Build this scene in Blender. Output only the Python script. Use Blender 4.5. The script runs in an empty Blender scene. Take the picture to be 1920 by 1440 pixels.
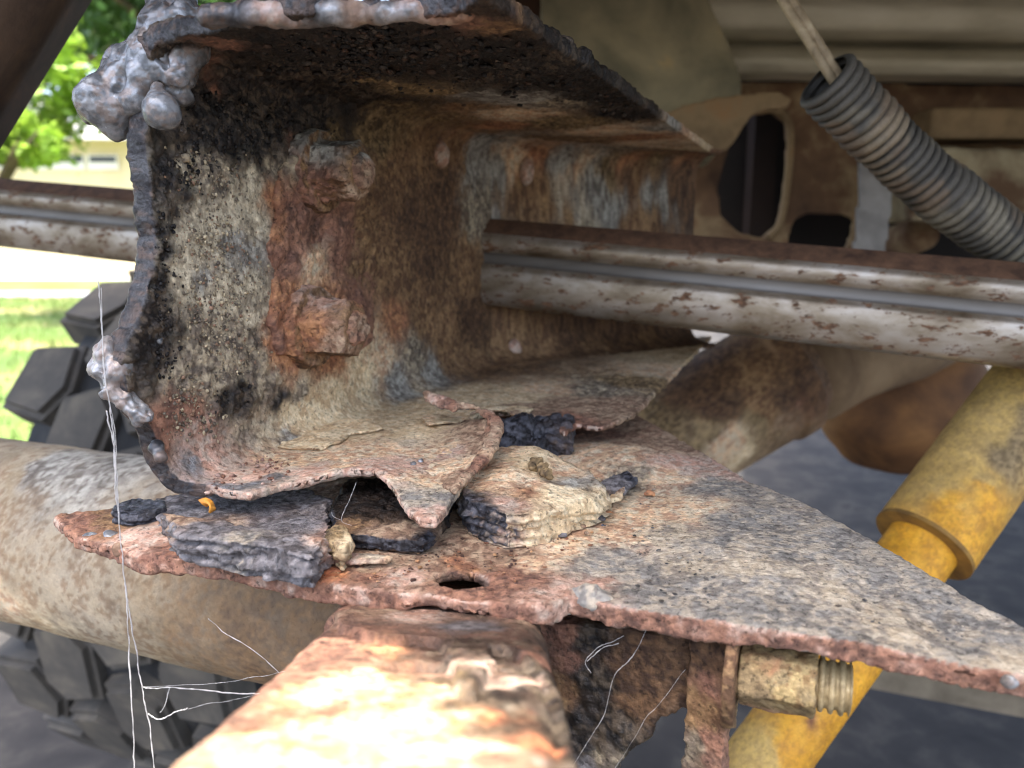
import bpy, bmesh, math, random
import numpy as np
from mathutils import Vector, Matrix, geometry

# ------------------------------------------------------------------ camera, world, sun, exposure
scene = bpy.context.scene
COL = scene.collection
H = 0.83                                   # camera height above the ground, metres
FPX = 1478.0                               # focal length in pixels of a 1920 wide frame
PITCH = math.atan(283.0 / FPX)             # camera looks slightly down

cam_data = bpy.data.cameras.new("camera")
cam = bpy.data.objects.new("camera", cam_data)
COL.objects.link(cam)
cam.location = (0, 0, H)
cam.rotation_euler = (math.pi / 2 - PITCH, 0, 0)
cam_data.sensor_width = 36.0
cam_data.lens = 36.0 * FPX / 1920.0
cam_data.clip_start = 0.01
cam_data.clip_end = 400.0
cam_data.dof.use_dof = True
cam_data.dof.focus_distance = 0.315
cam_data.dof.aperture_fstop = 10.5
scene.camera = cam

SUN_EL = math.radians(75.0)
SUN_AZ = math.radians(201.0)               # compass-like: direction the sun stands in, 0 = +Y, clockwise
SUN_VEC = Vector((math.sin(SUN_AZ) * math.cos(SUN_EL), math.cos(SUN_AZ) * math.cos(SUN_EL), math.sin(SUN_EL)))
world = bpy.data.worlds.new("World")
scene.world = world
world.use_nodes = True
wn = world.node_tree
wn.nodes.clear()
sky = wn.nodes.new("ShaderNodeTexSky")
sky.sky_type = 'NISHITA'
sky.sun_disc = False
sky.sun_elevation = SUN_EL
sky.sun_rotation = SUN_AZ
sky.air_density = 0.8
sky.dust_density = 5.0
sky.ozone_density = 0.2
bg = wn.nodes.new("ShaderNodeBackground")
bg.inputs[1].default_value = 0.15
wo = wn.nodes.new("ShaderNodeOutputWorld")
wn.links.new(sky.outputs[0], bg.inputs[0])
wn.links.new(bg.outputs[0], wo.inputs[0])

sun_data = bpy.data.lights.new("sun", 'SUN')
sun_data.energy = 2.2
sun_data.angle = math.radians(0.53)
sun_data.color = (1.0, 0.95, 0.87)
sun = bpy.data.objects.new("sun", sun_data)
COL.objects.link(sun)
sun.location = (0, -2, 4)
sun.rotation_euler = SUN_VEC.to_track_quat('Z', 'Y').to_euler()

vs = scene.view_settings
vs.view_transform = 'Standard'
vs.look = 'None'
vs.exposure = 2.6
vs.gamma = 1.0
vs.use_curve_mapping = False

scene.cycles.filter_width = 1.0
scene.cycles.use_denoising = True

random.seed(7)
rng = np.random.default_rng(7)

# ------------------------------------------------------------------ geometry of the view (authoring in pixels of the 1920 px photograph)
RIGHT = np.array([1.0, 0, 0])
UP = np.array([0, math.sin(PITCH), math.cos(PITCH)])
FWD = np.array([0, math.cos(PITCH), -math.sin(PITCH)])
EYE = np.array([0, 0, H])


def ray(px, py):
    return RIGHT * (px - 960) / FPX + UP * (720 - py) / FPX + FWD


def on_z(px, py, z):
    r = ray(px, py)
    return EYE + r * ((z - H) / r[2])


def on_plane(px, py, p0, nrm):
    r = ray(px, py)
    return EYE + r * (np.dot(p0 - EYE, nrm) / np.dot(r, nrm))


def at(px, py, dep):
    """point seen at a pixel, dep metres in front of the camera"""
    return EYE + ray(px, py) * dep


def depth_of(P):
    return float(np.dot(P - EYE, FWD))


ZB, ZT, ZP = H - 0.100, H + 0.069, H - 0.118      # rail: bottom flange top face, top flange under face; gusset plate top face
D = ray(1533, 437); D[2] = 0; D /= np.linalg.norm(D)          # direction the rail runs, away from the camera
N = np.array([D[1], -D[0], 0.0])                               # the way its flanges point
Z = np.array([0, 0, 1.0])
J = on_z(700, 760, ZB)                                         # a point on the inner corner of web and bottom flange


def frame(s, t, z):
    return J + N * s + D * t + Z * (z - J[2])


def st(P):
    return float(np.dot(P - J, N)), float(np.dot(P - J, D))


# ------------------------------------------------------------------ noise
def _hash(ix, iy, iz, seed):
    h = (ix.astype(np.uint32) * np.uint32(374761393) + iy.astype(np.uint32) * np.uint32(668265263)
         + iz.astype(np.uint32) * np.uint32(3266489917) + np.uint32((seed * 974711 + 12345) & 0xffffffff))
    h = (h ^ (h >> np.uint32(15))) * np.uint32(2246822519)
    h = (h ^ (h >> np.uint32(13))) * np.uint32(1274126177)
    h = (h ^ (h >> np.uint32(16))) * np.uint32(2246822519)
    h = h ^ (h >> np.uint32(15))
    return h.astype(np.float32) * np.float32(2.0 / 4294967295.0) - np.float32(1.0)


def vnoise(P, seed=0):
    P = P.astype(np.float32)
    i = np.floor(P).astype(np.int64)
    f = P - i
    f = f * f * f * (f * (f * 6 - 15) + 10)
    out = np.zeros(len(P), np.float32)
    for dx in (0, 1):
        wx = f[:, 0] if dx else 1 - f[:, 0]
        for dy in (0, 1):
            wy = f[:, 1] if dy else 1 - f[:, 1]
            for dz in (0, 1):
                wz = f[:, 2] if dz else 1 - f[:, 2]
                out += wx * wy * wz * _hash(i[:, 0] + dx, i[:, 1] + dy, i[:, 2] + dz, seed)
    return out


ROT = np.array([[0.0, 0.8, 0.6], [-0.8, 0.36, -0.48], [-0.6, -0.48, 0.64]])


def fbm(P, scale, octv=4, seed=0, gain=0.5):
    Q = P * scale
    a, tot, out = 1.0, 0.0, np.zeros(len(P), np.float32)
    for k in range(octv):
        out += a * vnoise(Q + 17.3 * k, seed + k * 31)
        tot += a
        a *= gain
        Q = Q @ ROT.T * 2.03
    return out / tot * 1.6


def sstep(a, b, x):
    t = np.clip((x - a) / (b - a), 0, 1)
    return t * t * (3 - 2 * t)


def lin(c):
    c = np.array(c, float) / 255.0
    return np.where(c <= 0.04045, c / 12.92, ((c + 0.055) / 1.055) ** 2.4)


# ------------------------------------------------------------------ mesh building
def link(name, me, parent=None, mat=None):
    o = bpy.data.objects.new(name, me)
    COL.objects.link(o)
    if parent is not None:
        o.parent = parent
    if mat is not None and me is not None and not me.materials:
        me.materials.append(mat)
    return o


def tag(o, label=None, cat=None, group=None, kind=None):
    if label: o["label"] = label
    if cat: o["category"] = cat
    if group: o["group"] = group
    if kind: o["kind"] = kind
    return o


def empty(name, loc=(0, 0, 0)):
    o = bpy.data.objects.new(name, None)
    o.empty_display_size = 0.02
    COL.objects.link(o)
    return o


def np_mesh(name, V, F, smooth=True):
    me = bpy.data.meshes.new(name)
    V = np.asarray(V, np.float32)
    if isinstance(F, np.ndarray):
        k = F.shape[1]
        me.vertices.add(len(V)); me.vertices.foreach_set("co", V.ravel())
        me.loops.add(F.size); me.loops.foreach_set("vertex_index", F.astype(np.int32).ravel())
        me.polygons.add(len(F))
        me.polygons.foreach_set("loop_start", np.arange(0, F.size, k, dtype=np.int32))
        me.polygons.foreach_set("loop_total", np.full(len(F), k, np.int32))
        me.update(calc_edges=True)
    else:
        me.from_pydata([tuple(map(float, v)) for v in V], [], F)
        me.update()
    me.polygons.foreach_set("use_smooth", np.full(len(me.polygons), smooth))
    me.validate()
    return me


def vnormals(V, F):
    a, b, c, d = (V[F[:, i]] for i in range(4))
    fn = np.cross(c - a, d - b)
    out = np.zeros_like(V)
    for i in range(4):
        for k in range(3):
            out[:, k] += np.bincount(F[:, i], fn[:, k], len(V))
    return out / (np.linalg.norm(out, axis=1, keepdims=True) + 1e-12)


def voxel(V, F, vox):
    """closed mesh -> even quad mesh with softened edges"""
    bm = bmesh.new()
    vs_ = [bm.verts.new(tuple(map(float, v))) for v in V]
    for f in F:
        try:
            bm.faces.new([vs_[int(i)] for i in f])
        except ValueError:
            pass
    bmesh.ops.recalc_face_normals(bm, faces=bm.faces)
    me = bpy.data.meshes.new("tmp"); bm.to_mesh(me); bm.free()
    o = bpy.data.objects.new("tmp", me); COL.objects.link(o)
    m = o.modifiers.new("r", 'REMESH'); m.mode = 'VOXEL'; m.voxel_size = vox; m.adaptivity = 0.0
    dg = bpy.context.evaluated_depsgraph_get(); dg.update()
    ev = bpy.data.meshes.new_from_object(o.evaluated_get(dg))
    nv, nf = len(ev.vertices), len(ev.polygons)
    VV = np.empty(nv * 3, np.float32); ev.vertices.foreach_get("co", VV)
    FF = np.empty(len(ev.loops), np.int32); ev.loops.foreach_get("vertex_index", FF)
    bpy.data.objects.remove(o); bpy.data.meshes.remove(me); bpy.data.meshes.remove(ev)
    return VV.reshape(-1, 3).astype(float), FF.reshape(-1, 4)


def ragged(poly, seg, amp, seed=0, scale=120.0):
    """subdivide a closed 2-D outline and make it uneven"""
    out = []
    n = len(poly)
    for i in range(n):
        a, b = np.array(poly[i], float), np.array(poly[(i + 1) % n], float)
        k = max(1, int(np.linalg.norm(b - a) / seg))
        for j in range(k):
            out.append(a + (b - a) * j / k)
    P = np.array(out)
    Q = np.column_stack([P, np.zeros(len(P))])
    P[:, 0] += amp * fbm(Q, scale, 4, seed, 0.6)
    P[:, 1] += amp * fbm(Q, scale, 4, seed + 5, 0.6)
    return P


def prism(poly, holes, w0, w1):
    """polygon with holes in (u, v), extruded from w0 to w1: verts, faces"""
    rings = [np.asarray(poly)] + [np.asarray(h) for h in holes]
    bm = bmesh.new(); edges = []
    for r in rings:
        vs_ = [bm.verts.new((float(p[0]), float(p[1]), 0.0)) for p in r]
        edges += [bm.edges.new((vs_[i], vs_[(i + 1) % len(vs_)])) for i in range(len(vs_))]
    bm.verts.index_update()
    bmesh.ops.triangle_fill(bm, use_beauty=True, use_dissolve=False, edges=edges, normal=(0, 0, 1))
    tri = [tuple(v.index for v in f.verts) for f in bm.faces]
    bm.free()
    P = np.vstack(rings); n = len(P)
    V = np.vstack([np.column_stack([P, np.full(n, w0)]), np.column_stack([P, np.full(n, w1)])])
    F = [tuple(t) for t in tri] + [tuple(i + n for i in t[::-1]) for t in tri]
    k = 0
    for r in rings:
        m = len(r)
        for i in range(m):
            F.append((k + i, k + (i + 1) % m, n + k + (i + 1) % m, n + k + i))
        k += m
    return V, F


def plate(poly, holes, w0, w1, vox):
    return voxel(*prism(poly, holes, w0, w1), vox)


def ico(center, radius, sub=2, scale=(1, 1, 1)):
    bm = bmesh.new(); bmesh.ops.create_icosphere(bm, subdivisions=sub, radius=1.0)
    V = np.array([v.co[:] for v in bm.verts]) * radius * np.array(scale) + np.array(center)
    F = [tuple(v.index for v in f.verts) for f in bm.faces]
    bm.free()
    return V, F


def join(parts):
    Vs, Fs, k = [], [], 0
    for V, F in parts:
        V = np.asarray(V, float)
        Vs.append(V); Fs += [tuple(int(i) + k for i in f) for f in F]; k += len(V)
    return np.vstack(Vs), Fs


def basis(axis, up=(0, 0, 1)):
    a = np.array(axis, float); a /= np.linalg.norm(a)
    u = np.array(up, float); u = u - a * np.dot(u, a)
    if np.linalg.norm(u) < 1e-6:
        u = np.array([1.0, 0, 0]) - a * a[0]
    u /= np.linalg.norm(u)
    return a, u, np.cross(a, u)


def tube(pts, rad, seg=16, cap=True, prof=None):
    """tube along points; rad a number or one per point; prof optional list of (u, v) cross-section"""
    pts = [np.array(p, float) for p in pts]
    n = len(pts)
    rad = [rad] * n if np.isscalar(rad) else list(rad)
    if prof is None:
        prof = [(math.cos(2 * math.pi * i / seg), math.sin(2 * math.pi * i / seg)) for i in range(seg)]
    m = len(prof)
    V, F = [], []
    up = np.array([0.02, 0.03, 1.0])
    for i, p in enumerate(pts):
        tng = pts[min(i + 1, n - 1)] - pts[max(i - 1, 0)]
        a, u, v = basis(tng, up)
        up = u
        for (x, y) in prof:
            V.append(p + (v * -x + u * y) * rad[i])
    for i in range(n - 1):
        for j in range(m):
            F.append((i * m + j, i * m + (j + 1) % m, (i + 1) * m + (j + 1) % m, (i + 1) * m + j))
    if cap:
        F.append(tuple(range(m))[::-1]); F.append(tuple((n - 1) * m + j for j in range(m)))
    return np.array(V), F


def line(a, b, n):
    return [np.array(a) + (np.array(b) - np.array(a)) * i / (n - 1) for i in range(n)]


def box(c, half, ax=None):
    """box with centre c, half sizes, axes rows ax"""
    ax = np.eye(3) if ax is None else np.array(ax)
    V = [np.array(c) + ax[0] * half[0] * i + ax[1] * half[1] * j + ax[2] * half[2] * k
         for i in (-1, 1) for j in (-1, 1) for k in (-1, 1)]
    F = [(0, 1, 3, 2), (4, 6, 7, 5), (0, 4, 5, 1), (2, 3, 7, 6), (0, 2, 6, 4), (1, 5, 7, 3)]
    return np.array(V), F


# ------------------------------------------------------------------ materials
def _mat(name):
    m = bpy.data.materials.new(name); m.use_nodes = True
    nt = m.node_tree; nt.nodes.clear()
    out = nt.nodes.new("ShaderNodeOutputMaterial")
    b = nt.nodes.new("ShaderNodeBsdfPrincipled")
    nt.links.new(b.outputs[0], out.inputs[0])
    return m, nt, b


def corroded(name, grain=0.24, bump=0.8, fine=700.0, coarse=330.0, dist=0.0011, cells=560.0, speck=420.0, specks=0.85):
    """steel whose layer of colour, gloss and metal is stored on the mesh; grain and pitting are added here"""
    m, nt, b = _mat(name)
    L, Nn = nt.links.new, nt.nodes.new
    at_ = Nn("ShaderNodeAttribute"); at_.attribute_name = "Layer"
    ar = Nn("ShaderNodeAttribute"); ar.attribute_name = "Gloss"
    am = Nn("ShaderNodeAttribute"); am.attribute_name = "Bare"
    tc = Nn("ShaderNodeTexCoord")
    n1 = Nn("ShaderNodeTexNoise"); n1.inputs["Scale"].default_value = fine; n1.inputs["Detail"].default_value = 6; n1.inputs["Roughness"].default_value = 0.72
    n2 = Nn("ShaderNodeTexNoise"); n2.inputs["Scale"].default_value = coarse; n2.inputs["Detail"].default_value = 5; n2.inputs["Roughness"].default_value = 0.7
    vo = Nn("ShaderNodeTexVoronoi"); vo.feature = 'F1'; vo.inputs["Scale"].default_value = cells; vo.inputs["Randomness"].default_value = 1.0
    L(tc.outputs["Object"], n1.inputs["Vector"]); L(tc.outputs["Object"], n2.inputs["Vector"])
    wv = Nn("ShaderNodeVectorMath"); wv.operation = 'MULTIPLY_ADD'; wv.inputs[1].default_value = (0.0014, 0.0014, 0.0014)
    L(n2.outputs[1], wv.inputs[0]); L(tc.outputs["Object"], wv.inputs[2]); L(wv.outputs[0], vo.inputs["Vector"])
    mr = Nn("ShaderNodeMapRange"); mr.inputs[1].default_value = 0.28; mr.inputs[2].default_value = 0.72
    mr.inputs[3].default_value = 1 - grain; mr.inputs[4].default_value = 1 + grain
    L(n1.outputs[0], mr.inputs[0])
    mx = Nn("ShaderNodeMix"); mx.data_type = 'RGBA'; mx.blend_type = 'MULTIPLY'; mx.inputs[0].default_value = 1.0
    L(at_.outputs["Color"], mx.inputs[6]); L(mr.outputs[0], mx.inputs[7])
    # each grain of the crust has its own tone
    sep = Nn("ShaderNodeSeparateColor"); L(vo.outputs["Color"], sep.inputs[0])
    m3 = Nn("ShaderNodeMapRange"); m3.inputs[3].default_value = 1 - grain * 0.5; m3.inputs[4].default_value = 1 + grain * 0.4
    L(sep.outputs[0], m3.inputs[0])
    mx2 = Nn("ShaderNodeMix"); mx2.data_type = 'RGBA'; mx2.blend_type = 'MULTIPLY'; mx2.inputs[0].default_value = 1.0
    L(mx.outputs[2], mx2.inputs[6]); L(m3.outputs[0], mx2.inputs[7])
    n4 = Nn("ShaderNodeTexNoise"); n4.inputs["Scale"].default_value = speck; n4.inputs["Detail"].default_value = 3; n4.inputs["Roughness"].default_value = 0.55
    L(tc.outputs["Object"], n4.inputs["Vector"])
    m4 = Nn("ShaderNodeMapRange"); m4.inputs[1].default_value = 0.60; m4.inputs[2].default_value = 0.635; m4.inputs[3].default_value = 1.0; m4.inputs[4].default_value = 0.42
    L(n4.outputs[0], m4.inputs[0])
    m5 = Nn("ShaderNodeMapRange"); m5.inputs[1].default_value = 0.36; m5.inputs[2].default_value = 0.40; m5.inputs[3].default_value = 1.28; m5.inputs[4].default_value = 1.0
    L(n4.outputs[0], m5.inputs[0])
    mm = Nn("ShaderNodeMath"); mm.operation = 'MULTIPLY'; L(m4.outputs[0], mm.inputs[0]); L(m5.outputs[0], mm.inputs[1])
    mx3 = Nn("ShaderNodeMix"); mx3.data_type = 'RGBA'; mx3.blend_type = 'MULTIPLY'; mx3.inputs[0].default_value = specks
    L(mx2.outputs[2], mx3.inputs[6]); L(mm.outputs[0], mx3.inputs[7])
    L(mx3.outputs[2], b.inputs["Base Color"])
    L(ar.outputs["Fac"], b.inputs["Roughness"]); L(am.outputs["Fac"], b.inputs["Metallic"])
    ad = Nn("ShaderNodeMath"); ad.operation = 'MULTIPLY_ADD'; ad.inputs[1].default_value = 0.5
    L(n1.outputs[0], ad.inputs[0]); L(n2.outputs[0], ad.inputs[2])
    a2 = Nn("ShaderNodeMath"); a2.operation = 'MULTIPLY_ADD'; a2.inputs[1].default_value = -0.45
    L(vo.outputs["Distance"], a2.inputs[0]); L(ad.outputs[0], a2.inputs[2])
    bp = Nn("ShaderNodeBump"); bp.inputs["Strength"].default_value = bump; bp.inputs["Distance"].default_value = dist
    L(a2.outputs[0], bp.inputs["Height"]); L(bp.outputs[0], b.inputs["Normal"])
    b.inputs["Specular IOR Level"].default_value = 0.35
    return m


def mottled(name, cols, scale=30.0, rough=0.7, metal=0.0, bump=0.3, dist=0.002, stretch=(1, 1, 1), detail=6.0, nrough=0.6, spec=0.4,
            spots=None, coords="Object"):
    """procedural mottled surface: cols = [(position, sRGB)], spots = (sRGB, threshold, scale, roughness)"""
    m, nt, b = _mat(name)
    L, Nn = nt.links.new, nt.nodes.new
    tc = Nn("ShaderNodeTexCoord")
    mp = Nn("ShaderNodeMapping"); mp.inputs["Scale"].default_value = stretch
    L(tc.outputs[coords], mp.inputs[0])
    n1 = Nn("ShaderNodeTexNoise"); n1.inputs["Scale"].default_value = scale; n1.inputs["Detail"].default_value = detail
    n1.inputs["Roughness"].default_value = nrough; n1.inputs["Distortion"].default_value = 0.3
    L(mp.outputs[0], n1.inputs["Vector"])
    cr = Nn("ShaderNodeValToRGB")
    while len(cr.color_ramp.elements) > 1:
        cr.color_ramp.elements.remove(cr.color_ramp.elements[-1])
    cr.color_ramp.elements[0].position = cols[0][0]
    cr.color_ramp.elements[0].color = (*lin(cols[0][1]), 1)
    for p, c in cols[1:]:
        e = cr.color_ramp.elements.new(p); e.color = (*lin(c), 1)
    L(n1.outputs[0], cr.inputs[0])
    colour = cr.outputs[0]
    b.inputs["Roughness"].default_value = rough
    b.inputs["Metallic"].default_value = metal
    b.inputs["Specular IOR Level"].default_value = spec
    if spots:
        n2 = Nn("ShaderNodeTexNoise"); n2.inputs["Scale"].default_value = spots[2]; n2.inputs["Detail"].default_value = 8; n2.inputs["Roughness"].default_value = 0.68
        L(mp.outputs[0], n2.inputs["Vector"])
        mr = Nn("ShaderNodeMapRange"); mr.inputs[1].default_value = spots[1]; mr.inputs[2].default_value = spots[1] + 0.05
        L(n2.outputs[0], mr.inputs[0])
        mx = Nn("ShaderNodeMix"); mx.data_type = 'RGBA'
        n3 = Nn("ShaderNodeTexNoise"); n3.inputs["Scale"].default_value = spots[2] * 3
        L(mp.outputs[0], n3.inputs["Vector"])
        c2 = Nn("ShaderNodeValToRGB"); c2.color_ramp.elements[0].color = (*(lin(spots[0]) * 0.45), 1); c2.color_ramp.elements[1].color = (*np.minimum(lin(spots[0]) * 1.6, 1), 1)
        c2.color_ramp.elements[0].position = 0.3; c2.color_ramp.elements[1].position = 0.7
        L(n3.outputs[0], c2.inputs[0])
        L(mr.outputs[0], mx.inputs[0]); L(colour, mx.inputs[6]); L(c2.outputs[0], mx.inputs[7])
        colour = mx.outputs[2]
        rr = Nn("ShaderNodeMapRange"); rr.inputs[3].default_value = rough; rr.inputs[4].default_value = spots[3]
        L(mr.outputs[0], rr.inputs[0]); L(rr.outputs[0], b.inputs["Roughness"])
        if metal > 0:
            rm = Nn("ShaderNodeMapRange"); rm.inputs[3].default_value = metal; rm.inputs[4].default_value = 0.0
            L(mr.outputs[0], rm.inputs[0]); L(rm.outputs[0], b.inputs["Metallic"])
    L(colour, b.inputs["Base Color"])
    if bump:
        bp = Nn("ShaderNodeBump"); bp.inputs["Strength"].default_value = bump; bp.inputs["Distance"].default_value = dist
        L(n1.outputs[0], bp.inputs["Height"]); L(bp.outputs[0], b.inputs["Normal"])
    return m


STEEL = corroded("corroded_steel")
STEEL_SMOOTH = corroded("smooth_slag", grain=0.14, bump=0.3, cells=300.0, specks=0.25)
SCALE_MAT = corroded("rust_scale", grain=0.26, bump=0.9, coarse=420.0)

# layers of dirt and corrosion, some also used for painted shade: three tones, roughness, bareness, relief in metres
LAYERS = {
    'tar':    ((24, 22, 22), (44, 39, 36), (92, 81, 68), 0.42, 0.0, 0.0016),
    'soot':   ((16, 14, 13), (28, 23, 20), (50, 39, 31), 0.5, 0.0, 0.0012),  # soot on the rail; also painted as shade in hole and gap
    'beige':  ((206, 195, 168), (180, 169, 144), (136, 126, 108), 0.92, 0.0, 0.0006),
    'pitted': ((164, 152, 128), (124, 113, 98), (78, 70, 63), 0.88, 0.0, 0.0011),
    'grey':   ((164, 162, 152), (130, 126, 118), (84, 76, 68), 0.85, 0.0, 0.0004),
    'orange': ((178, 130, 92), (152, 106, 78), (112, 78, 60), 0.9, 0.0, 0.0007),
    'rust':   ((150, 111, 90), (126, 91, 75), (88, 66, 57), 0.88, 0.0, 0.0007),
    'brown':  ((124, 96, 68), (98, 73, 53), (154, 124, 88), 0.82, 0.0, 0.0005),
    'deep':   ((90, 67, 48), (68, 50, 38), (118, 90, 64), 0.75, 0.0, 0.0004),
    'moss':   ((146, 124, 90), (112, 94, 67), (62, 52, 41), 0.92, 0.0, 0.0011),
    'dust':   ((222, 205, 170), (208, 186, 148), (180, 152, 116), 0.95, 0.0, 0.0002),
    'sand':   ((214, 184, 148), (204, 188, 160), (172, 132, 104), 0.93, 0.0, 0.0004),
    'pink':   ((192, 160, 142), (182, 164, 148), (152, 114, 94), 0.72, 0.0, 0.0004),
    'slag':   ((146, 149, 152), (110, 113, 116), (132, 120, 112), 0.24, 0.35, 0.0003),
    'cut':    ((72, 73, 76), (44, 44, 47), (92, 78, 70), 0.36, 0.3, 0.0005),
    'blue':   ((136, 133, 126), (168, 158, 141), (98, 95, 91), 0.85, 0.0, 0.0004),
    'pale':   ((190, 178, 156), (172, 158, 135), (130, 122, 112), 0.9, 0.0, 0.0004),
    'black':  ((32, 32, 36), (54, 56, 63), (90, 92, 100), 0.38, 0.1, 0.0007),
    'scale':  ((98, 96, 98), (128, 125, 126), (62, 58, 58), 0.6, 0.05, 0.0006),
    'plum':   ((144, 118, 97), (168, 145, 120), (104, 80, 64), 0.85, 0.0, 0.0005),
    'ember':  ((176, 108, 72), (142, 86, 62), (200, 146, 104), 0.8, 0.0, 0.0007),
}


def paint(V, stops, warp=0.004, wscale=90.0, sharp=5.0, seed=0, edge=None, Nv=None, mid=300.0, fine=430.0, patch=1.5, squash=None):
    """which layer covers each vertex. stops: (point, key, radius). edge: (direction, key, threshold) for broken faces"""
    V0 = V
    if squash is not None:
        V = V * np.array(squash)
    W3 = np.column_stack([fbm(V, wscale, 4, seed + 101 + k, 0.6) for k in range(3)]) * warp
    Q = V0 + W3
    keys = sorted({s[1] for s in stops} | ({e[1] for e in edge} if edge else set()))
    Wt = {k: np.full(len(V), 1e-9, np.float32) for k in keys}
    for (P, k, r) in stops:
        d = np.linalg.norm(Q - np.asarray(P), axis=1) / r + 0.02
        Wt[k] += (d ** -sharp).astype(np.float32)
    for i, k in enumerate(keys):
        Wt[k] *= np.exp(patch * fbm(V, 95.0, 5, seed + 300 + i * 7, 0.62))
    if edge:
        for (dr, k, th, *mask) in edge:
            e = sstep(th, th + 0.25, Nv @ np.asarray(dr) + 0.15 * fbm(V, 260.0, 3, seed + 77))
            if mask: e = e * mask[0]
            tot = sum(Wt.values())
            Wt[k] += e / (1.02 - e) * tot
    tot = sum(Wt.values())
    m1 = sstep(-0.25, 0.3, fbm(V, mid, 2, seed + 11, 0.6))[:, None]
    m2 = (0.75 * sstep(0.1, 0.55, fbm(V, fine, 2, seed + 23, 0.6) + 0.7 * fbm(V, 120.0, 3, seed + 29)))[:, None]
    lump = fbm(V, 200.0, 3, seed + 41, 0.6)
    pit = fbm(V, 480.0, 1, seed + 43)
    col = np.zeros((len(V), 3)); rgh = np.zeros(len(V)); mtl = np.zeros(len(V)); dsp = np.zeros(len(V))
    for k in keys:
        c1, c2, c3, ro, me_, am = LAYERS[k]
        w = Wt[k] / tot
        c = lin(c1) * (1 - m1) + lin(c2) * m1
        c = c * (1 - m2) + lin(c3) * m2
        col += w[:, None] * c
        rgh += w * ro; mtl += w * me_
        dsp += w * am * (lump + 0.55 * np.abs(pit))
    val = 1 + 0.16 * fbm(V, 60.0, 3, seed + 51)
    col *= val[:, None]
    rgh = rgh + 0.12 * lump
    return np.clip(col, 0.004, 0.9), np.clip(rgh, 0.22, 1), np.clip(mtl, 0, 1), dsp


def painted(name, V, F, layers, parent=None, mat=None, smooth=True):
    col, rgh, mtl = layers
    me = np_mesh(name, V, F, smooth)
    a = me.attributes.new("Layer", 'FLOAT_COLOR', 'POINT')
    a.data.foreach_set("color", np.column_stack([col, np.ones(len(col))]).astype(np.float32).ravel())
    a = me.attributes.new("Gloss", 'FLOAT', 'POINT'); a.data.foreach_set("value", rgh.astype(np.float32))
    a = me.attributes.new("Bare", 'FLOAT', 'POINT'); a.data.foreach_set("value", mtl.astype(np.float32))
    return link(name, me, parent, mat or STEEL)


def corrode(name, V, F, stops, parent=None, mat=None, amp=1.0, edge=None, **kw):
    """paint, roughen by each layer's relief, and link"""
    Nv = vnormals(V, F)
    col, rgh, mtl, dsp = paint(V, stops, edge=edge, Nv=Nv, **kw)
    V = V + Nv * (dsp * amp)[:, None]
    return painted(name, V, F, (col, rgh, mtl), parent, mat)


def relax(V, F, it):
    """soften creases where lumps met"""
    for _ in range(it):
        S = np.zeros_like(V); C = np.zeros(len(V))
        for i in range(4):
            A, B = F[:, i], F[:, (i + 1) % 4]
            for k in range(3):
                S[:, k] += np.bincount(A, V[B, k], len(V)) + np.bincount(B, V[A, k], len(V))
            C += np.bincount(A, minlength=len(V)) + np.bincount(B, minlength=len(V))
        V = V * 0.4 + 0.6 * S / C[:, None]
    return V


def lump_of(spheres, vox, it=2):
    """spheres: (point, radius[, scale]) fused into one lump"""
    V, F = voxel(*join([ico(s[0], s[1], 2, s[2] if len(s) > 2 else (1, 1, 1)) for s in spheres]), vox)
    return relax(V, F, it), F


def px_r(P, r):
    return r * depth_of(np.asarray(P)) / FPX

# ================================================================== THE CUT CHASSIS RAIL
FLW, FIL, THK = 0.147, 0.014, 0.0062
ARC = math.pi * FIL / 2
WEBH = ZT - ZB
A1 = FLW - FIL; A2 = A1 + ARC; A3 = A2 + WEBH - 2 * FIL; A4 = A3 + ARC


def topc(px, py):
    s, t = st(on_z(px, py, ZT)); return (FLW - s, t)


def webc(px, py):
    P = on_plane(px, py, J, N); return (A2 + (ZT - FIL - P[2]), st(P)[1])


def botc(px, py):
    s, t = st(on_z(px, py, ZB)); return (A4 + s - FIL, t)


def rail_map(a, t, w):
    s = np.zeros_like(a); z = np.zeros_like(a); ns = np.zeros_like(a); nz = np.zeros_like(a)
    m = a < A1
    s[m] = FLW - a[m]; z[m] = ZT; nz[m] = -1
    m = (a >= A1) & (a < A2); ph = (a[m] - A1) / FIL
    s[m] = FIL - FIL * np.sin(ph); z[m] = ZT - FIL + FIL * np.cos(ph); ns[m] = np.sin(ph); nz[m] = -np.cos(ph)
    m = (a >= A2) & (a < A3); z[m] = ZT - FIL - (a[m] - A2); ns[m] = 1
    m = (a >= A3) & (a < A4); ph = (a[m] - A3) / FIL
    s[m] = FIL - FIL * np.cos(ph); z[m] = ZB + FIL - FIL * np.sin(ph); ns[m] = np.cos(ph); nz[m] = np.sin(ph)
    m = a >= A4; s[m] = FIL + a[m] - A4; z[m] = ZB; nz[m] = 1
    s = s + w * ns; z = z + w * nz
    return J + N * s[:, None] + D * t[:, None] + Z * (z - J[2])[:, None]


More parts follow.
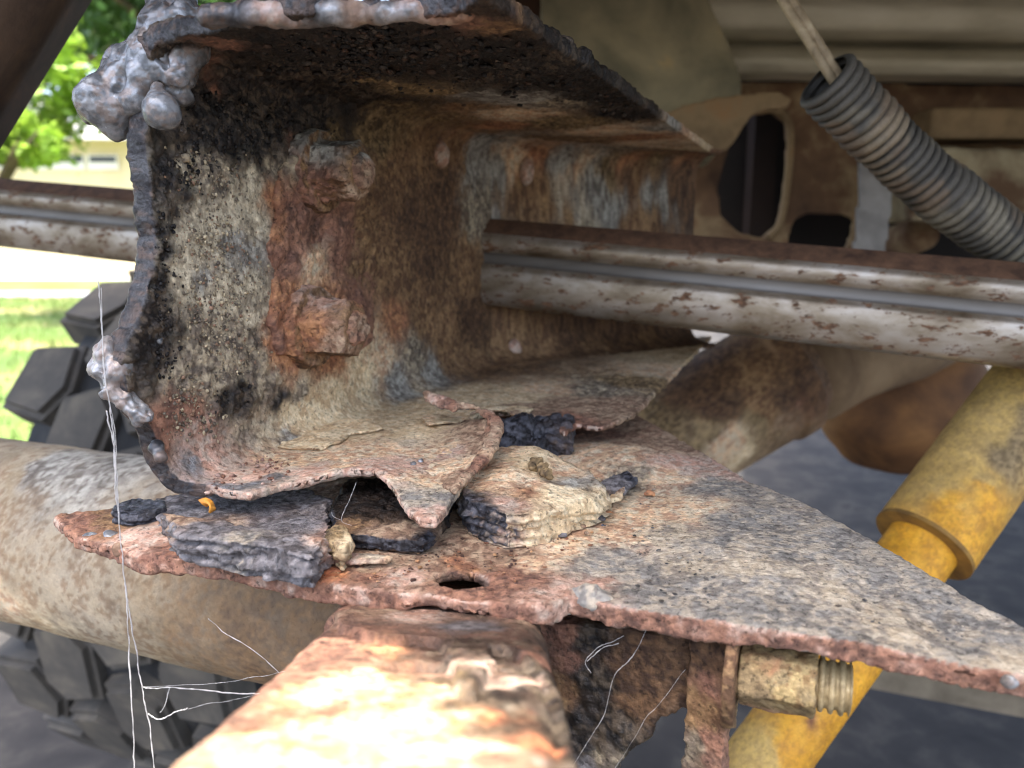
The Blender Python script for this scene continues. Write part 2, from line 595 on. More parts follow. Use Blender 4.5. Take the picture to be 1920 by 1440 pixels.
TEND = 0.30
front_top = [topc(*p) for p in [(905, -6), (860, 24), (800, 30), (730, 36), (650, 34), (570, 30), (500, 34), (440, 42), (395, 60)]]
front_top += [(A1 + ARC * 0.5, topc(395, 60)[1] + 0.004)]
front_web = [webc(*p) for p in [(306, 150), (276, 215), (272, 260), (276, 310), (286, 380), (292, 450), (284, 520), (264, 590), (242, 640),
                                (228, 680), (236, 730), (262, 775), (290, 812)]]
front_fil = [(A3 + ARC * 0.2, webc(296, 822)[1] + 0.002), (A3 + ARC * 0.6, webc(296, 822)[1] + 0.004), (A4 - 0.001, botc(395, 908)[1])]
front_bot = [botc(*p) for p in [(420, 917), (470, 925), (520, 910), (590, 898), (650, 890), (700, 893), (730, 908),
                                (748, 930), (764, 952), (786, 966), (816, 968), (838, 950), (850, 928), (885, 890), (918, 862), (934, 836), (926, 806), (896, 792)]]
slit = [botc(*p) for p in [(880, 784), (905, 772), (940, 770), (985, 774), (1035, 786), (1060, 800), (1080, 786), (1130, 790), (1190, 774)]]
tail_t = [(0.0, topc(1322, 289)[1]), (0.02, 0.34), (A1, TEND), (A4, TEND), (A4 + 0.07, 0.33), (A4 + FLW - FIL, botc(1340, 630)[1])]
rail_poly = front_top + front_web + front_fil + front_bot + slit + tail_t[::-1]
rail_poly = ragged(rail_poly, 0.0018, 0.0006, 3, 110.0)
V, F = plate(rail_poly, [], -THK, 0.0, 0.0009)
V = relax(V, F, 3)
flat = V.copy()
onweb = sstep(A1, A2, flat[:, 0]) * (1 - sstep(A3, A4, flat[:, 0]))
V = rail_map(flat[:, 0], flat[:, 1], np.where(flat[:, 2] < -THK * 0.5, flat[:, 2] - 0.0038 * onweb, flat[:, 2]))

# the torn end of the bottom flange has rolled up; its front lip sags
def bell(P, c, r):
    return np.exp(-(np.linalg.norm((P - c)[:, :2], axis=1) / r) ** 2)

isb = sstep(A4 - 0.002, A4 + 0.004, flat[:, 0])
low = flat[:, 2] < -THK * 0.5
V[:, 2] += np.where(low, isb * (0.0026 + 0.0012 * fbm(flat, 60.0, 3, 8)), 0)
V[:, 2] += isb * (0.0085 * bell(V, on_z(938, 820, ZB), 0.026) - 0.0012 * bell(V, on_z(800, 960, ZB), 0.02)
                  + 0.003 * bell(V, on_z(690, 893, ZB), 0.02))
cr = sstep(0.004, 0.0, np.abs(st(J)[0] + (flat[:, 1] - (botc(1040, 790)[1]))))      # back part droops towards its torn edge
V[:, 2] -= isb * 0.004 * bell(V, on_z(1100, 800, ZB), 0.03)

rail_stops = []
def ws(px, py, key, r):
    P = on_plane(px, py, J, N); rail_stops.append((P, key, px_r(P, r)))
def ts(px, py, key, r):
    P = on_z(px, py, ZT); rail_stops.append((P, key, px_r(P, r)))
def bs(px, py, key, r):
    P = on_z(px, py, ZB); rail_stops.append((P, key, px_r(P, r)))

for p in [(300, 330, 'tar', 40), (350, 200, 'tar', 60), (410, 260, 'tar', 80), (370, 120, 'rust', 30), (395, 175, 'rust', 18), (480, 220, 'tar', 110), (560, 190, 'tar', 110), (460, 150, 'tar', 80), (540, 130, 'soot', 80), (600, 230, 'tar', 56), (500, 270, 'tar', 40), (340, 250, 'tar', 40),
          (640, 170, 'soot', 70), (330, 290, 'pitted', 14), (345, 320, 'beige', 14), (285, 430, 'tar', 36), (278, 520, 'tar', 36), (272, 590, 'tar', 36), (280, 660, 'tar', 40),
          (312, 600, 'tar', 34), (308, 480, 'tar', 34), (306, 540, 'tar', 34), (308, 390, 'tar', 30), (300, 660, 'tar', 34), (330, 400, 'pitted', 30), (350, 360, 'tar', 24),
          (395, 325, 'pitted', 40), (440, 390, 'beige', 80), (380, 450, 'beige', 80), (450, 470, 'grey', 50), (350, 540, 'beige', 50),
          (420, 540, 'beige', 56), (390, 520, 'grey', 40), (470, 560, 'beige', 46), (470, 330, 'beige', 34), (380, 620, 'pitted', 50), (440, 630, 'pitted', 50),
          (330, 690, 'pitted', 40), (400, 700, 'pitted', 46), (455, 735, 'tar', 30), (415, 755, 'tar', 24), (520, 745, 'tar', 22), (350, 760, 'rust', 36), (380, 800, 'pink', 30),
          (300, 790, 'rust', 30), (480, 690, 'pitted', 40), (470, 600, 'beige', 30), (520, 310, 'pitted', 30), (560, 260, 'rust', 26),
          (530, 380, 'orange', 36), (575, 420, 'rust', 50), (550, 500, 'rust', 46), (610, 480, 'rust', 50), (600, 560, 'orange', 46), (540, 590, 'orange', 40),
          (650, 420, 'rust', 46), (660, 520, 'rust', 40), (545, 660, 'orange', 36), (520, 640, 'orange', 26), (620, 680, 'orange', 40),
          (620, 260, 'moss', 40), (690, 200, 'moss', 50), (720, 250, 'moss', 40), (770, 200, 'moss', 40), (700, 160, 'soot', 30), (790, 280, 'brown', 40),
          (740, 330, 'brown', 50), (760, 420, 'deep', 60), (740, 500, 'brown', 60), (800, 480, 'deep', 60), (830, 380, 'deep', 50), (850, 280, 'brown', 40),
          (850, 220, 'orange', 26), (800, 580, 'brown', 60), (740, 600, 'orange', 36), (720, 660, 'sand', 36), (780, 660, 'pitted', 40), (680, 710, 'dust', 40),
          (840, 650, 'brown', 46), (740, 720, 'grey', 36), (810, 710, 'grey', 30), (620, 740, 'dust', 40), (560, 740, 'pitted', 30), (560, 780, 'dust', 40),
          (885, 300, 'grey', 36), (890, 400, 'pitted', 36), (880, 500, 'brown', 40), (880, 600, 'deep', 40), (880, 670, 'brown', 30)]:
    ws(*p)
for p in [(430, 80, 'rust', 24), (470, 100, 'soot', 34), (520, 70, 'soot', 50), (600, 90, 'soot', 80), (560, 130, 'tar', 70), (700, 100, 'soot', 90), (800, 110, 'soot', 90), (780, 65, 'soot', 60), (640, 62, 'soot', 40),
          (868, 48, 'rust', 26), (925, 55, 'brown', 26), (900, 110, 'soot', 80), (980, 120, 'tar', 70), (1050, 150, 'soot', 50), (1000, 80, 'soot', 34), (700, 150, 'moss', 30), (760, 165, 'moss', 30), (830, 172, 'moss', 26),
          (900, 176, 'grey', 24), (980, 185, 'grey', 28), (1060, 192, 'pitted', 24), (1120, 185, 'soot', 34), (1170, 213, 'soot', 26), (870, 200, 'brown', 26),
          (960, 215, 'sand', 28), (1060, 230, 'moss', 30), (1150, 245, 'sand', 28), (1200, 258, 'orange', 22), (1240, 268, 'sand', 28), (1300, 283, 'dust', 24), (1240, 240, 'grey', 20),
          (940, 235, 'orange', 22), (1040, 262, 'brown', 26), (1110, 262, 'brown', 24), (640, 40, 'soot', 20), (480, 55, 'soot', 20)]:
    ts(*p)
for p in [(340, 870, 'rust', 24), (400, 880, 'pink', 34), (480, 880, 'pink', 34), (360, 895, 'slag', 18), (420, 908, 'slag', 14), (480, 908, 'slag', 14), (530, 893, 'slag', 12),
          (450, 850, 'pitted', 30), (540, 860, 'sand', 34), (600, 880, 'pink', 28), (560, 825, 'grey', 26), (640, 800, 'dust', 60), (720, 790, 'dust', 56), (580, 800, 'dust', 40),
          (640, 850, 'sand', 40), (720, 840, 'sand', 36), (700, 882, 'pink', 36), (760, 870, 'pink', 30), (775, 868, 'blue', 14), (800, 930, 'blue', 22), (800, 955, 'pink', 18), (815, 915, 'pale', 14), (830, 900, 'sand', 26), (650, 880, 'sand', 20),
          (770, 930, 'blue', 16), (820, 850, 'sand', 30), (870, 850, 'plum', 30), (850, 800, 'plum', 26), (900, 820, 'plum', 34), (790, 810, 'dust', 36), (800, 770, 'dust', 40), (760, 830, 'pale', 22),
          (880, 740, 'dust', 46), (960, 740, 'dust', 44), (1020, 730, 'sand', 30), (1060, 750, 'plum', 26), (1120, 730, 'pitted', 34), (1150, 755, 'plum', 30), (1060, 785, 'rust', 24),
          (1000, 765, 'plum', 24), (1200, 720, 'moss', 34), (1250, 700, 'sand', 26), (1290, 670, 'dust', 22)]:
    bs(*p)

rail = empty("chassis_rail")
tag(rail, "torch-cut rusty C-shaped chassis rail with black tar, slag drips and two corroded bolts", "chassis rail")
corrode("channel", V, F, rail_stops, rail, STEEL, amp=1.0, seed=1, edge=[(-D, 'cut', 0.45, 1 - isb), (-D, 'pink', 0.45, isb)], warp=0.006, wscale=70.0)

# rust plate swollen around the bolts
def web_pt(px, py, out=0.0):
    return on_plane(px, py, J + N * out, N)

WB = np.array([D, Z, N])                                    # web axes: along, up, out
def webuv(px, py, out=0.0):
    P = web_pt(px, py, out); return (float(np.dot(P - J, D)), P[2] - ZB)

poly = [webuv(*p) for p in [(512, 350), (530, 305), (560, 275), (640, 262), (700, 290), (712, 380), (700, 470), (698, 560), (690, 640), (640, 665), (580, 660), (520, 660), (500, 610),
                            (512, 520), (498, 460), (516, 400)]]
V, F = plate(ragged(poly, 0.003, 0.0016, 9, 130.0), [], -0.002, 0.0024, 0.0010)
edge_in = 1 - sstep(0.0, 0.004, np.abs(V[:, 2] - 0.006))
V[:, 2] += np.where(V[:, 2] > 0.002, 0.0026 * fbm(V, 60.0, 4, 4, 0.55) + 0.0002, 0)
V = J + D * V[:, :1] + Z * V[:, 1:2] + N * V[:, 2:3]
stp = [(web_pt(x, y, 0.006), k, 0.011) for x, y, k in [(520, 340, 'orange'), (560, 300, 'pitted'), (640, 280, 'moss'), (560, 380, 'rust'), (640, 400, 'rust'), (590, 440, 'rust'),
                                                       (540, 470, 'rust'), (650, 470, 'rust'), (600, 500, 'sand'), (540, 560, 'orange'), (620, 560, 'orange'), (560, 620, 'orange'),
                                                       (520, 640, 'rust'), (680, 560, 'rust'), (700, 420, 'brown'), (690, 500, 'brown'), (520, 420, 'orange')]]
corrode("rust_blister", V, F, stp, rail, STEEL, amp=1.3, seed=12, edge=[(D, 'brown', 0.5)])

def hexprism(c, ax, up, r0, r1, l0, l1, seg=6):
    a, u, v = basis(ax, up)
    V = [c + a * l + (u * math.cos(2 * math.pi * i / seg) + v * math.sin(2 * math.pi * i / seg)) * r for l, r in ((l0, r0), (l1, r1)) for i in range(seg)]
    F = [tuple(range(seg))[::-1], tuple(range(seg, 2 * seg))] + [(i, (i + 1) % seg, seg + (i + 1) % seg, seg + i) for i in range(seg)]
    return np.array(V), F

def rusted_bolt(px, py, rot, r, ln, keys, seed, eat=0.0):
    c = web_pt(px, py, 0.0)
    up = Z * math.cos(rot) + D * math.sin(rot)
    b = empty("bolt"); b.parent = rail
    # washer and swollen nut
    parts = [hexprism(c, N, up, r * 1.42, r * 1.34, 0.000, ln * 0.26, 14), hexprism(c, N, up, r * 1.08, r * 1.02, ln * 0.3, ln * 0.94), hexprism(c, N, up, r * 1.02, r * 0.84, ln * 0.93, ln)]
    V, F = voxel(*join(parts), 0.0007)
    V += vnormals(V, F) * (0.0013 * fbm(V, 80.0, 3, seed, 0.5) + 0.0003 * fbm(V, 420.0, 3, seed + 3))[:, None]
    if eat:
        e = c + N * ln * 0.75 + Z * r * 0.75 - D * r * 0.6
        dd = np.linalg.norm(V - e, axis=1)
        V += ((c + N * ln * 0.3) - V) * (eat * np.exp(-(dd / (r * 0.7)) ** 2))[:, None]
    stp = [(c + N * ln * f + up * r * g + D * r * h, k, r * 0.8) for f, g, h, k in keys]
    corrode("nut", V, F, stp, b, STEEL, amp=0.55, seed=seed, warp=0.003, edge=[(-Z, 'deep', 0.55), (N, keys[0][3], 0.8)])  # rust tones also paint light and shade: lighter tops, dark downward faces
    V, F = voxel(*join([hexprism(c, N, up, r * 0.60, r * 0.58, ln * 0.6, ln * 1.06, 16), hexprism(c, N, up, r * 0.58, r * 0.44, ln * 1.05, ln * 1.12, 16)]), 0.0008)
    V += vnormals(V, F) * (0.0008 * fbm(V, 160.0, 3, seed + 9))[:, None]
    corrode("stud", V, F, [(c + N * ln * 1.12, 'plum', r * 0.6), (c + N * ln * 1.1 + Z * r * 0.5, keys[1][3], r * 0.5), (c + N * ln, 'rust', r * 0.6)], b, STEEL, amp=1.0, seed=seed + 2)

rusted_bolt(586, 322, 0.25, 0.0150, 0.028, [(1.0, 0, 0, 'brown'), (0.6, 0.9, -0.4, 'grey'), (0.4, 0.5, 0.6, 'moss'), (0.9, -0.8, 0, 'plum'), (0.4, -0.5, -0.6, 'rust'), (0.2, 0.9, -0.8, 'grey')], 31)
rusted_bolt(570, 610, 0.75, 0.0150, 0.030, [(1.0, 0, 0, 'brown'), (0.8, 0.7, 0.0, 'orange'), (0.5, 0.8, -0.4, 'pink'), (0.9, -0.8, 0, 'plum'), (0.4, -0.3, -0.8, 'orange'), (0.2, 0.4, 0.8, 'brown')], 37)

# rivets on the inner wall of the rail
for (x, y, r, k) in [(822, 290, 17, 'pink')]:
    c = web_pt(x, y, 0.0)
    V, F = lump_of([(c + N * 0.001, px_r(c, r) * 1.1, (1, 1, 1.4))], 0.0009)
    corrode("rivet", V, F, [(c + N * 0.01, 'pink', 0.01), (c - N * 0.01, 'brown', 0.01)], rail, STEEL, seed=51)

# slag and drips left by the cutting torch
def slag(name, blobs, seed, keys, vox=0.0007, amp=0.5, rough=0.0011, parent=rail, sm=9):
    sp = []
    for b in blobs:
        c = at(b[0], b[1], b[2]); sp.append((c, px_r(c, b[3]), b[4] if len(b) > 4 else (1, 1, 1)))
    V, F = lump_of(sp, vox, sm)
    Nv = vnormals(V, F)
    V += Nv * (rough * fbm(V, 80.0, 4, seed, 0.55) - 0.0022 * sstep(0.42, 0.75, fbm(V, 130.0, 2, seed + 4)))[:, None]
    stp = [(at(x, y, d - 0.01), k, px_r(at(x, y, d), r)) for x, y, d, k, r in keys]
    return corrode(name, V, F, stp, parent, STEEL_SMOOTH, amp=amp, seed=seed, warp=0.002)

slag("slag_cluster", [(184, 186, .299, 46), (176, 208, .303, 32), (205, 205, .301, 44), (214, 165, .302, 44), (240, 130, .304, 50), (262, 150, .300, 44), (250, 190, .298, 32),
                      (285, 100, .300, 52), (310, 60, .302, 56), (345, 40, .300, 52), (352, 95, .300, 46), (335, 140, .300, 40), (262, 90, .306, 26), (322, 0, .304, 50),
                      (375, 55, .299, 34), (218, 240, .304, 24), (290, 225, .306, 30), (280, 180, .304, 34), (345, 180, .305, 26)], 61,
     [(180, 185, .29, 'slag', 44), (188, 214, .29, 'grey', 18), (150, 165, .29, 'pink', 12), (250, 130, .29, 'slag', 60), (285, 46, .29, 'pink', 16), (275, 70, .29, 'slag', 16),
      (345, 60, .29, 'cut', 44), (355, 110, .29, 'cut', 36), (325, 5, .29, 'slag', 34), (290, 125, .29, 'black', 14), (215, 238, .29, 'pitted', 14), (250, 200, .29, 'cut', 14), (225, 190, .29, 'cut', 16), (262, 170, .29, 'grey', 14), (310, 150, .29, 'black', 14), (345, 150, .29, 'tar', 20)], rough=0.0014, sm=50)
slag("slag_drip", [(298, 184, .290, 22), (302, 208, .288, 36), (310, 214, .288, 30), (296, 165, .292, 14)], 63, [(300, 205, .28, 'slag', 40), (318, 200, .28, 'slag', 8)], rough=0.0004)
slag("slag_crust", [(196, 668, .300, 30), (184, 690, .300, 26), (208, 700, .299, 34), (228, 690, .299, 28), (212, 732, .299, 28), (234, 752, .299, 28), (258, 775, .300, 28), (276, 782, .300, 18),
                    (204, 645, .300, 20)], 65,
     [(190, 668, .29, 'pink', 16), (210, 700, .29, 'slag', 28), (232, 752, .29, 'slag', 24), (268, 775, .29, 'slag', 20), (252, 722, .29, 'ember', 9), (228, 672, .29, 'cut', 10), (185, 700, .29, 'pale', 14), (200, 680, .29, 'pale', 12)], rough=0.0024, sm=14)
slag("slag_bead", [(292, 838, .309, 18), (302, 858, .306, 15)], 67, [(290, 835, .29, 'cut', 16), (300, 855, .29, 'slag', 12)])
for (x, y, r) in [(346, 296, 10), (352, 300, 7), (775, 872, 7), (789, 866, 6), (300, 640, 7)]:
    c = web_pt(x, y, 0.001) if x < 700 else on_z(x, y, ZB + 0.0006)
    V, F = lump_of([(c, px_r(c, r)), (c + D * 0.0008 + Z * 0.0006, px_r(c, r * 0.7))], 0.0006)
    corrode("slag_bead", V, F, [(c, 'pitted' if x < 400 and y < 400 else 'slag', 0.01)], rail, STEEL_SMOOTH, seed=70 + x % 7)

# uneven melted lip along the front of the top flange
lip = []
for i, x in enumerate(np.linspace(392, 880, 70)):
    y = 30 - 8 * (x - 402) / 488 + 2 * math.sin(i * 0.9) + 3 * math.sin(i * 0.33)
    P = on_z(x, y, ZT + 0.002) - D * 0.0006
    lip.append((P, 0.0036 + 0.0004 * math.sin(i * 2.7), (1, 1, 1.0)))
V, F = lump_of(lip, 0.0008, 12)
V += vnormals(V, F) * (0.0011 * fbm(V, 90.0, 4, 75))[:, None]
corrode("melted_lip", V, F, [(on_z(x, 20, ZT), k, 0.008) for x, k in [(410, 'cut'), (440, 'cut'), (470, 'slag'), (505, 'pink'), (540, 'slag'), (580, 'cut'), (640, 'slag'), (680, 'plum'), (720, 'slag'), (770, 'slag'), (810, 'pink'), (850, 'plum'), (890, 'rust')]],
        rail, STEEL_SMOOTH, amp=0.8, seed=76)

# loose grains of burnt tar and grit stuck to the web and the top flange
def grains(name, spots, n, rmin, rmax, place, out, seed, parent, cols, flat=0.7):
    R_ = random.Random(seed)
    base, BF = ico((0, 0, 0), 1.0, 1)
    BF = np.array(BF)
    Vs, Fs, Cs, k = [], [], [], 0
    cl = [lin(q) for q in cols]
    for _ in range(n):
        x, y, r = R_.choices(spots, [s[2] ** 2 for s in spots])[0]
        P = place(x + R_.gauss(0, r * 0.6), y + R_.gauss(0, r * 0.6))
        if P is None: continue
        s = rmin + (rmax - rmin) * R_.random() ** 2.5
        ax = np.array([R_.uniform(.7, 1.25) for _ in range(3)]) * s
        q = base * (1 + 0.22 * rng.normal(size=(len(base), 1))) * ax
        q = q - np.outer(q @ out, out) * (1 - flat)
        Vs.append(q + P + out * s * 0.25); Fs.append(BF + k); k += len(base)
        Cs.append(np.tile(R_.choice(cl) * R_.uniform(.7, 1.3), (len(base), 1)))
    V = np.vstack(Vs); F = np.vstack(Fs); C = np.clip(np.vstack(Cs), .004, .9)
    o = painted(name, V, F, (C, np.full(len(V), .42), np.zeros(len(V))), parent, STEEL)
    o["kind"] = "stuff"
    return o
t_front = {}
def web_ok(x, y):
    if x < 300 - 0.05 * (y - 250) or y < 95: return None
    return web_pt(x, y, 0.0004)
BLK = [(16, 16, 17), (26, 25, 26), (40, 37, 35), (22, 20, 20), (70, 64, 58)]
grains("tar_grains", [(400, 230, 60), (480, 220, 60), (560, 210, 50), (340, 330, 36), (310, 420, 22), (308, 520, 22), (300, 600, 24), (320, 680, 30), (440, 280, 30), (380, 270, 30), (600, 240, 30), (460, 735, 20), (420, 750, 18), (300, 470, 18), (298, 560, 18)],
       1200, .0003, .0012, web_ok, N, 301, rail, BLK)
grains("grit_grains", [(360, 320, 40), (420, 340, 40), (400, 450, 60), (440, 540, 60), (380, 600, 50), (440, 660, 50), (350, 740, 40), (400, 790, 30), (340, 800, 24)],
       1500, .0003, .0010, web_ok, N, 303, rail, [(160, 148, 122), (138, 126, 104), (112, 102, 88), (96, 88, 78), (186, 172, 142), (146, 118, 96)])
def top_ok(x, y):
    P = on_z(x, y, ZT - 0.0004); s_, t_ = st(P)
    return P if 0.015 < s_ < FLW - 0.003 and t_ > -0.150 else None
grains("tar_grains", [(560, 110, 60), (660, 100, 60), (760, 100, 60), (860, 110, 50), (960, 130, 40), (1060, 160, 30), (1130, 190, 24), (1170, 212, 14), (700, 60, 40)],
       900, .0005, .0022, top_ok, -Z, 305, rail, BLK + [(62, 46, 36)], 0.6)
def bot_ok(x, y):
    return on_z(x, y, ZB + 0.0003)
grains("grit_grains", [(380, 860, 24), (440, 840, 30), (420, 880, 30), (500, 870, 30)], 260, .0004, .0013, bot_ok, Z, 307, rail, [(150, 118, 104), (176, 150, 136), (96, 66, 54), (128, 92, 74)])

# ------------------------------------------------------------------ crossmember whose end is riveted inside the rail
C1 = frame(-0.004, st(web_pt(915, 500))[1], ZB); C1[2] = 0
C2 = np.array([*on_z(1352, 640, ZB)[:2], 0.0])
C2 = C1 + (np.array([*on_z(1302, 292, ZT)[:2], 0.0]) - C1) * 1.02
CD = (C2 - C1) / np.linalg.norm(C2 - C1)
CN = np.array([CD[1], -CD[0], 0.0])
clen = np.linalg.norm(C2 - C1)
R2 = 0.020; ARC2 = math.pi * R2 / 2; LIP2 = 0.012
zt2, zb2 = ZT - 0.0006, ZB + 0.0005
hh2 = zt2 - zb2 - 2 * R2

def cross_map(u, a, w):
    s = np.zeros_like(a); z = np.zeros_like(a); ns = np.zeros_like(a); nz = np.zeros_like(a)
    b1, b2, b3, b4 = LIP2, LIP2 + ARC2, LIP2 + ARC2 + hh2, LIP2 + 2 * ARC2 + hh2
    m = a < b1; s[m] = R2 + b1 - a[m]; z[m] = zt2; nz[m] = -1
    m = (a >= b1) & (a < b2); ph = (a[m] - b1) / R2
    s[m] = R2 - R2 * np.sin(ph); z[m] = zt2 - R2 + R2 * np.cos(ph); ns[m] = np.sin(ph); nz[m] = -np.cos(ph)
    m = (a >= b2) & (a < b3); z[m] = zt2 - R2 - (a[m] - b2); ns[m] = 1
    m = (a >= b3) & (a < b4); ph = (a[m] - b3) / R2
    s[m] = R2 - R2 * np.cos(ph); z[m] = zb2 + R2 - R2 * np.sin(ph); ns[m] = np.cos(ph); nz[m] = np.sin(ph)
    m = a >= b4; s[m] = R2 + a[m] - b4; z[m] = zb2; nz[m] = 1
    s = s + w * ns; z = z + w * nz
    return C1 + CD * u[:, None] + CN * s[:, None] + Z * z[:, None]

V, F = plate(ragged([(0, 0), (clen, 0), (clen, 2 * LIP2 + 2 * ARC2 + hh2), (0, 2 * LIP2 + 2 * ARC2 + hh2)], 0.006, 0.0008, 15), [], -0.004, 0.0, 0.0017)
V = cross_map(V[:, 0], V[:, 1], V[:, 2])
def cwall(px, py): return on_plane(px, py, C1 + Z * ZB, CN)
cs = []
for x, y, k, r in [(930, 330, 'grey', 30), (960, 290, 'sand', 30), (985, 360, 'brown', 36), (1000, 300, 'orange', 30), (1030, 400, 'brown', 36), (1040, 300, 'grey', 26), (1080, 300, 'sand', 24), (1080, 380, 'pale', 40), (1120, 340, 'grey', 34), (1150, 310, 'moss', 26),
                   (1160, 390, 'grey', 30), (1200, 320, 'brown', 30), (1240, 380, 'grey', 30), (1220, 310, 'moss', 24), (1280, 350, 'deep', 40), (1320, 380, 'deep', 40), (1180, 290, 'orange', 24), (1270, 290, 'orange', 24),
                   (1000, 440, 'brown', 40), (1100, 440, 'pitted', 36), (1200, 440, 'brown', 36), (960, 620, 'brown', 40), (1050, 600, 'deep', 50), (1150, 600, 'deep', 60), (1250, 600, 'deep', 60), (1000, 660, 'brown', 40), (1120, 660, 'brown', 40), (1200, 660, 'brown', 40), (930, 560, 'deep', 30), (940, 460, 'grey', 26)]:
    P = cwall(x, y); cs.append((P, k, px_r(P, r)))
cmem = empty("crossmember")
tag(cmem, "streaked brown and grey crossmember wall closing the far end of the cut rail", "crossmember")
# rust runs down it: squeeze the pattern sideways
Vs = V.copy()
corrode("pressed_wall", V, F, cs, cmem, STEEL, amp=0.6, seed=17, warp=0.014, wscale=60.0, squash=(1, 1, 0.22))
for (x, y, r) in [(985, 322, 15), (962, 660, 15)]:
    c = cwall(x, y)
    V, F = lump_of([(c + CN * 0.001, px_r(c, r) * 1.05, (1, 1, 1.7))], 0.0012)
    corrode("rivet", V, F, [(c + CN * 0.01, 'pink', 0.012), (c - CN * 0.01, 'brown', 0.01)], cmem, STEEL, seed=53)

# ================================================================== GUSSET PLATE UNDER THE RAIL
gus = empty("gusset_plate")
tag(gus, "triangular flame-cut steel gusset plate with oval hole under the torn rail flange", "steel plate")
def pz(px, py): P = on_z(px, py, ZP); return (P[0], P[1])
gfront = [(102, 968), (118, 992), (150, 1008), (205, 1020), (250, 1036), (300, 1042), (345, 1046), (420, 1058), (500, 1072), (560, 1086), (640, 1100), (700, 1112), (800, 1118), (870, 1128), (930, 1136), (1000, 1140),
          (1040, 1136), (1065, 1118), (1110, 1122), (1160, 1134), (1300, 1154), (1500, 1190), (1700, 1226), (1920, 1258), (2010, 1272)]
gback = [(2060, 1262), (1920, 1176), (1800, 1110), (1700, 1052), (1500, 942), (1400, 902), (1300, 842), (1240, 806), (1195, 780), (1150, 756), (1050, 752), (850, 770), (650, 800), (480, 850), (400, 900), (330, 935), (300, 950), (235, 954), (180, 960)]
poly = [pz(*p) for p in gfront] + [pz(*p) for p in gback]
poly = ragged(poly, 0.002, 0.0006, 21, 200.0)
hole = []
hc = np.array(pz(866, 1088)); hx = np.array(pz(921, 1094)) - np.array(pz(812, 1088)); hr = np.linalg.norm(hx) / 2
for i in range(28):
    a = 2 * math.pi * i / 28
    q = (N * math.cos(a) * hr + D * math.sin(a) * hr * 0.72)
    hole.append(hc + q[:2] * (1 + 0.04 * math.sin(3 * a)))
PT = 0.0068
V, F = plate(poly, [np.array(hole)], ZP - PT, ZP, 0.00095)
# thin, eaten away towards its left tongue, dished a little around the hole
sN = (V - J) @ N
thin = sstep(0.02, -0.07, sN)
V[:, 2] = np.where(V[:, 2] < ZP - PT * 0.5, V[:, 2] + thin * 0.003, V[:, 2] + 0.0)
V[:, 2] += 0.0016 * fbm(V, 22.0, 3, 23) * sstep(0.0, 0.02, ZP + 0.02 - V[:, 2])
V[:, 2] += 0.004 * bell(V, on_z(1180, 860, ZP), 0.03)
V[:, 2] += np.where(V[:, 2] < ZP - PT * 0.5, 0.0016 * fbm(V, 70.0, 4, 27, 0.6), 0)
hole_near = bell(V, np.array([hc[0], hc[1], ZP]), 0.018)
V[:, 2] = np.where(V[:, 2] < ZP - PT * 0.5, V[:, 2] + 0.0042 * hole_near, V[:, 2])
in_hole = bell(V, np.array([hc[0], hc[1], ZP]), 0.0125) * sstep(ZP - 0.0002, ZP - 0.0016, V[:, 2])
gs = []
for x, y, k, r in [(150, 985, 'rust', 24), (210, 975, 'brown', 24), (260, 965, 'brown', 26), (270, 1010, 'pink', 20), (330, 1030, 'rust', 24), (420, 1045, 'rust', 26), (520, 1070, 'ember', 24), (600, 1080, 'ember', 22),
                   (680, 1090, 'rust', 26), (640, 1040, 'plum', 34), (700, 1060, 'plum', 34), (760, 1040, 'plum', 40), (740, 1090, 'pink', 24), (820, 1030, 'plum', 44), (860, 1060, 'orange', 24), (900, 1110, 'rust', 34), (960, 1080, 'rust', 40),
                   (920, 1040, 'plum', 40), (980, 1020, 'plum', 36), (1000, 1060, 'sand', 30), (1030, 1110, 'pink', 30), (1060, 1020, 'sand', 44), (1100, 960, 'sand', 40), (1100, 1050, 'blue', 36), (1120, 1000, 'sand', 40), (1150, 1090, 'pink', 30),
                   (1180, 1060, 'blue', 50), (1180, 1000, 'sand', 34), (1200, 960, 'sand', 46), (1260, 1000, 'pale', 40), (1280, 1060, 'pale', 44), (1220, 1100, 'blue', 40), (1300, 1110, 'blue', 50), (1340, 1020, 'blue', 40), (1400, 980, 'blue', 50), (1400, 1060, 'pale', 50),
                   (1420, 1130, 'blue', 60), (1500, 1040, 'blue', 50), (1560, 1100, 'pale', 60), (1520, 1160, 'blue', 60), (1640, 1100, 'blue', 50), (1680, 1160, 'pale', 60), (1760, 1160, 'blue', 60), (1850, 1200, 'blue', 60), (1900, 1230, 'pale', 40),
                   (1250, 900, 'sand', 34), (1180, 900, 'pitted', 34), (1300, 880, 'pink', 40), (1350, 920, 'blue', 44), (1290, 950, 'sand', 40), (1150, 860, 'sand', 34), (1220, 840, 'plum', 40), (1100, 900, 'sand', 34), (1180, 800, 'plum', 30), (1100, 800, 'rust', 40), (1040, 940, 'plum', 40)]:
    P = on_z(x, y, ZP); gs.append((P, k, px_r(P, r)))
corrode("plate", V, F, gs, gus, STEEL, amp=1.0, seed=25, edge=[(-D, 'rust', 0.42, (1 - in_hole) * 0.97), (-D, 'pink', 0.42, (1 - in_hole) * sstep(-0.2, 0.3, fbm(V, 90.0, 4, 29)) * 0.97), (-D * 0.9 - Z * 0.4, 'rust', 0.7, 1 - in_hole), (-D, 'soot', 0.2, in_hole)], warp=0.006, wscale=80.0)  # far wall of the hole is painted near black as shade
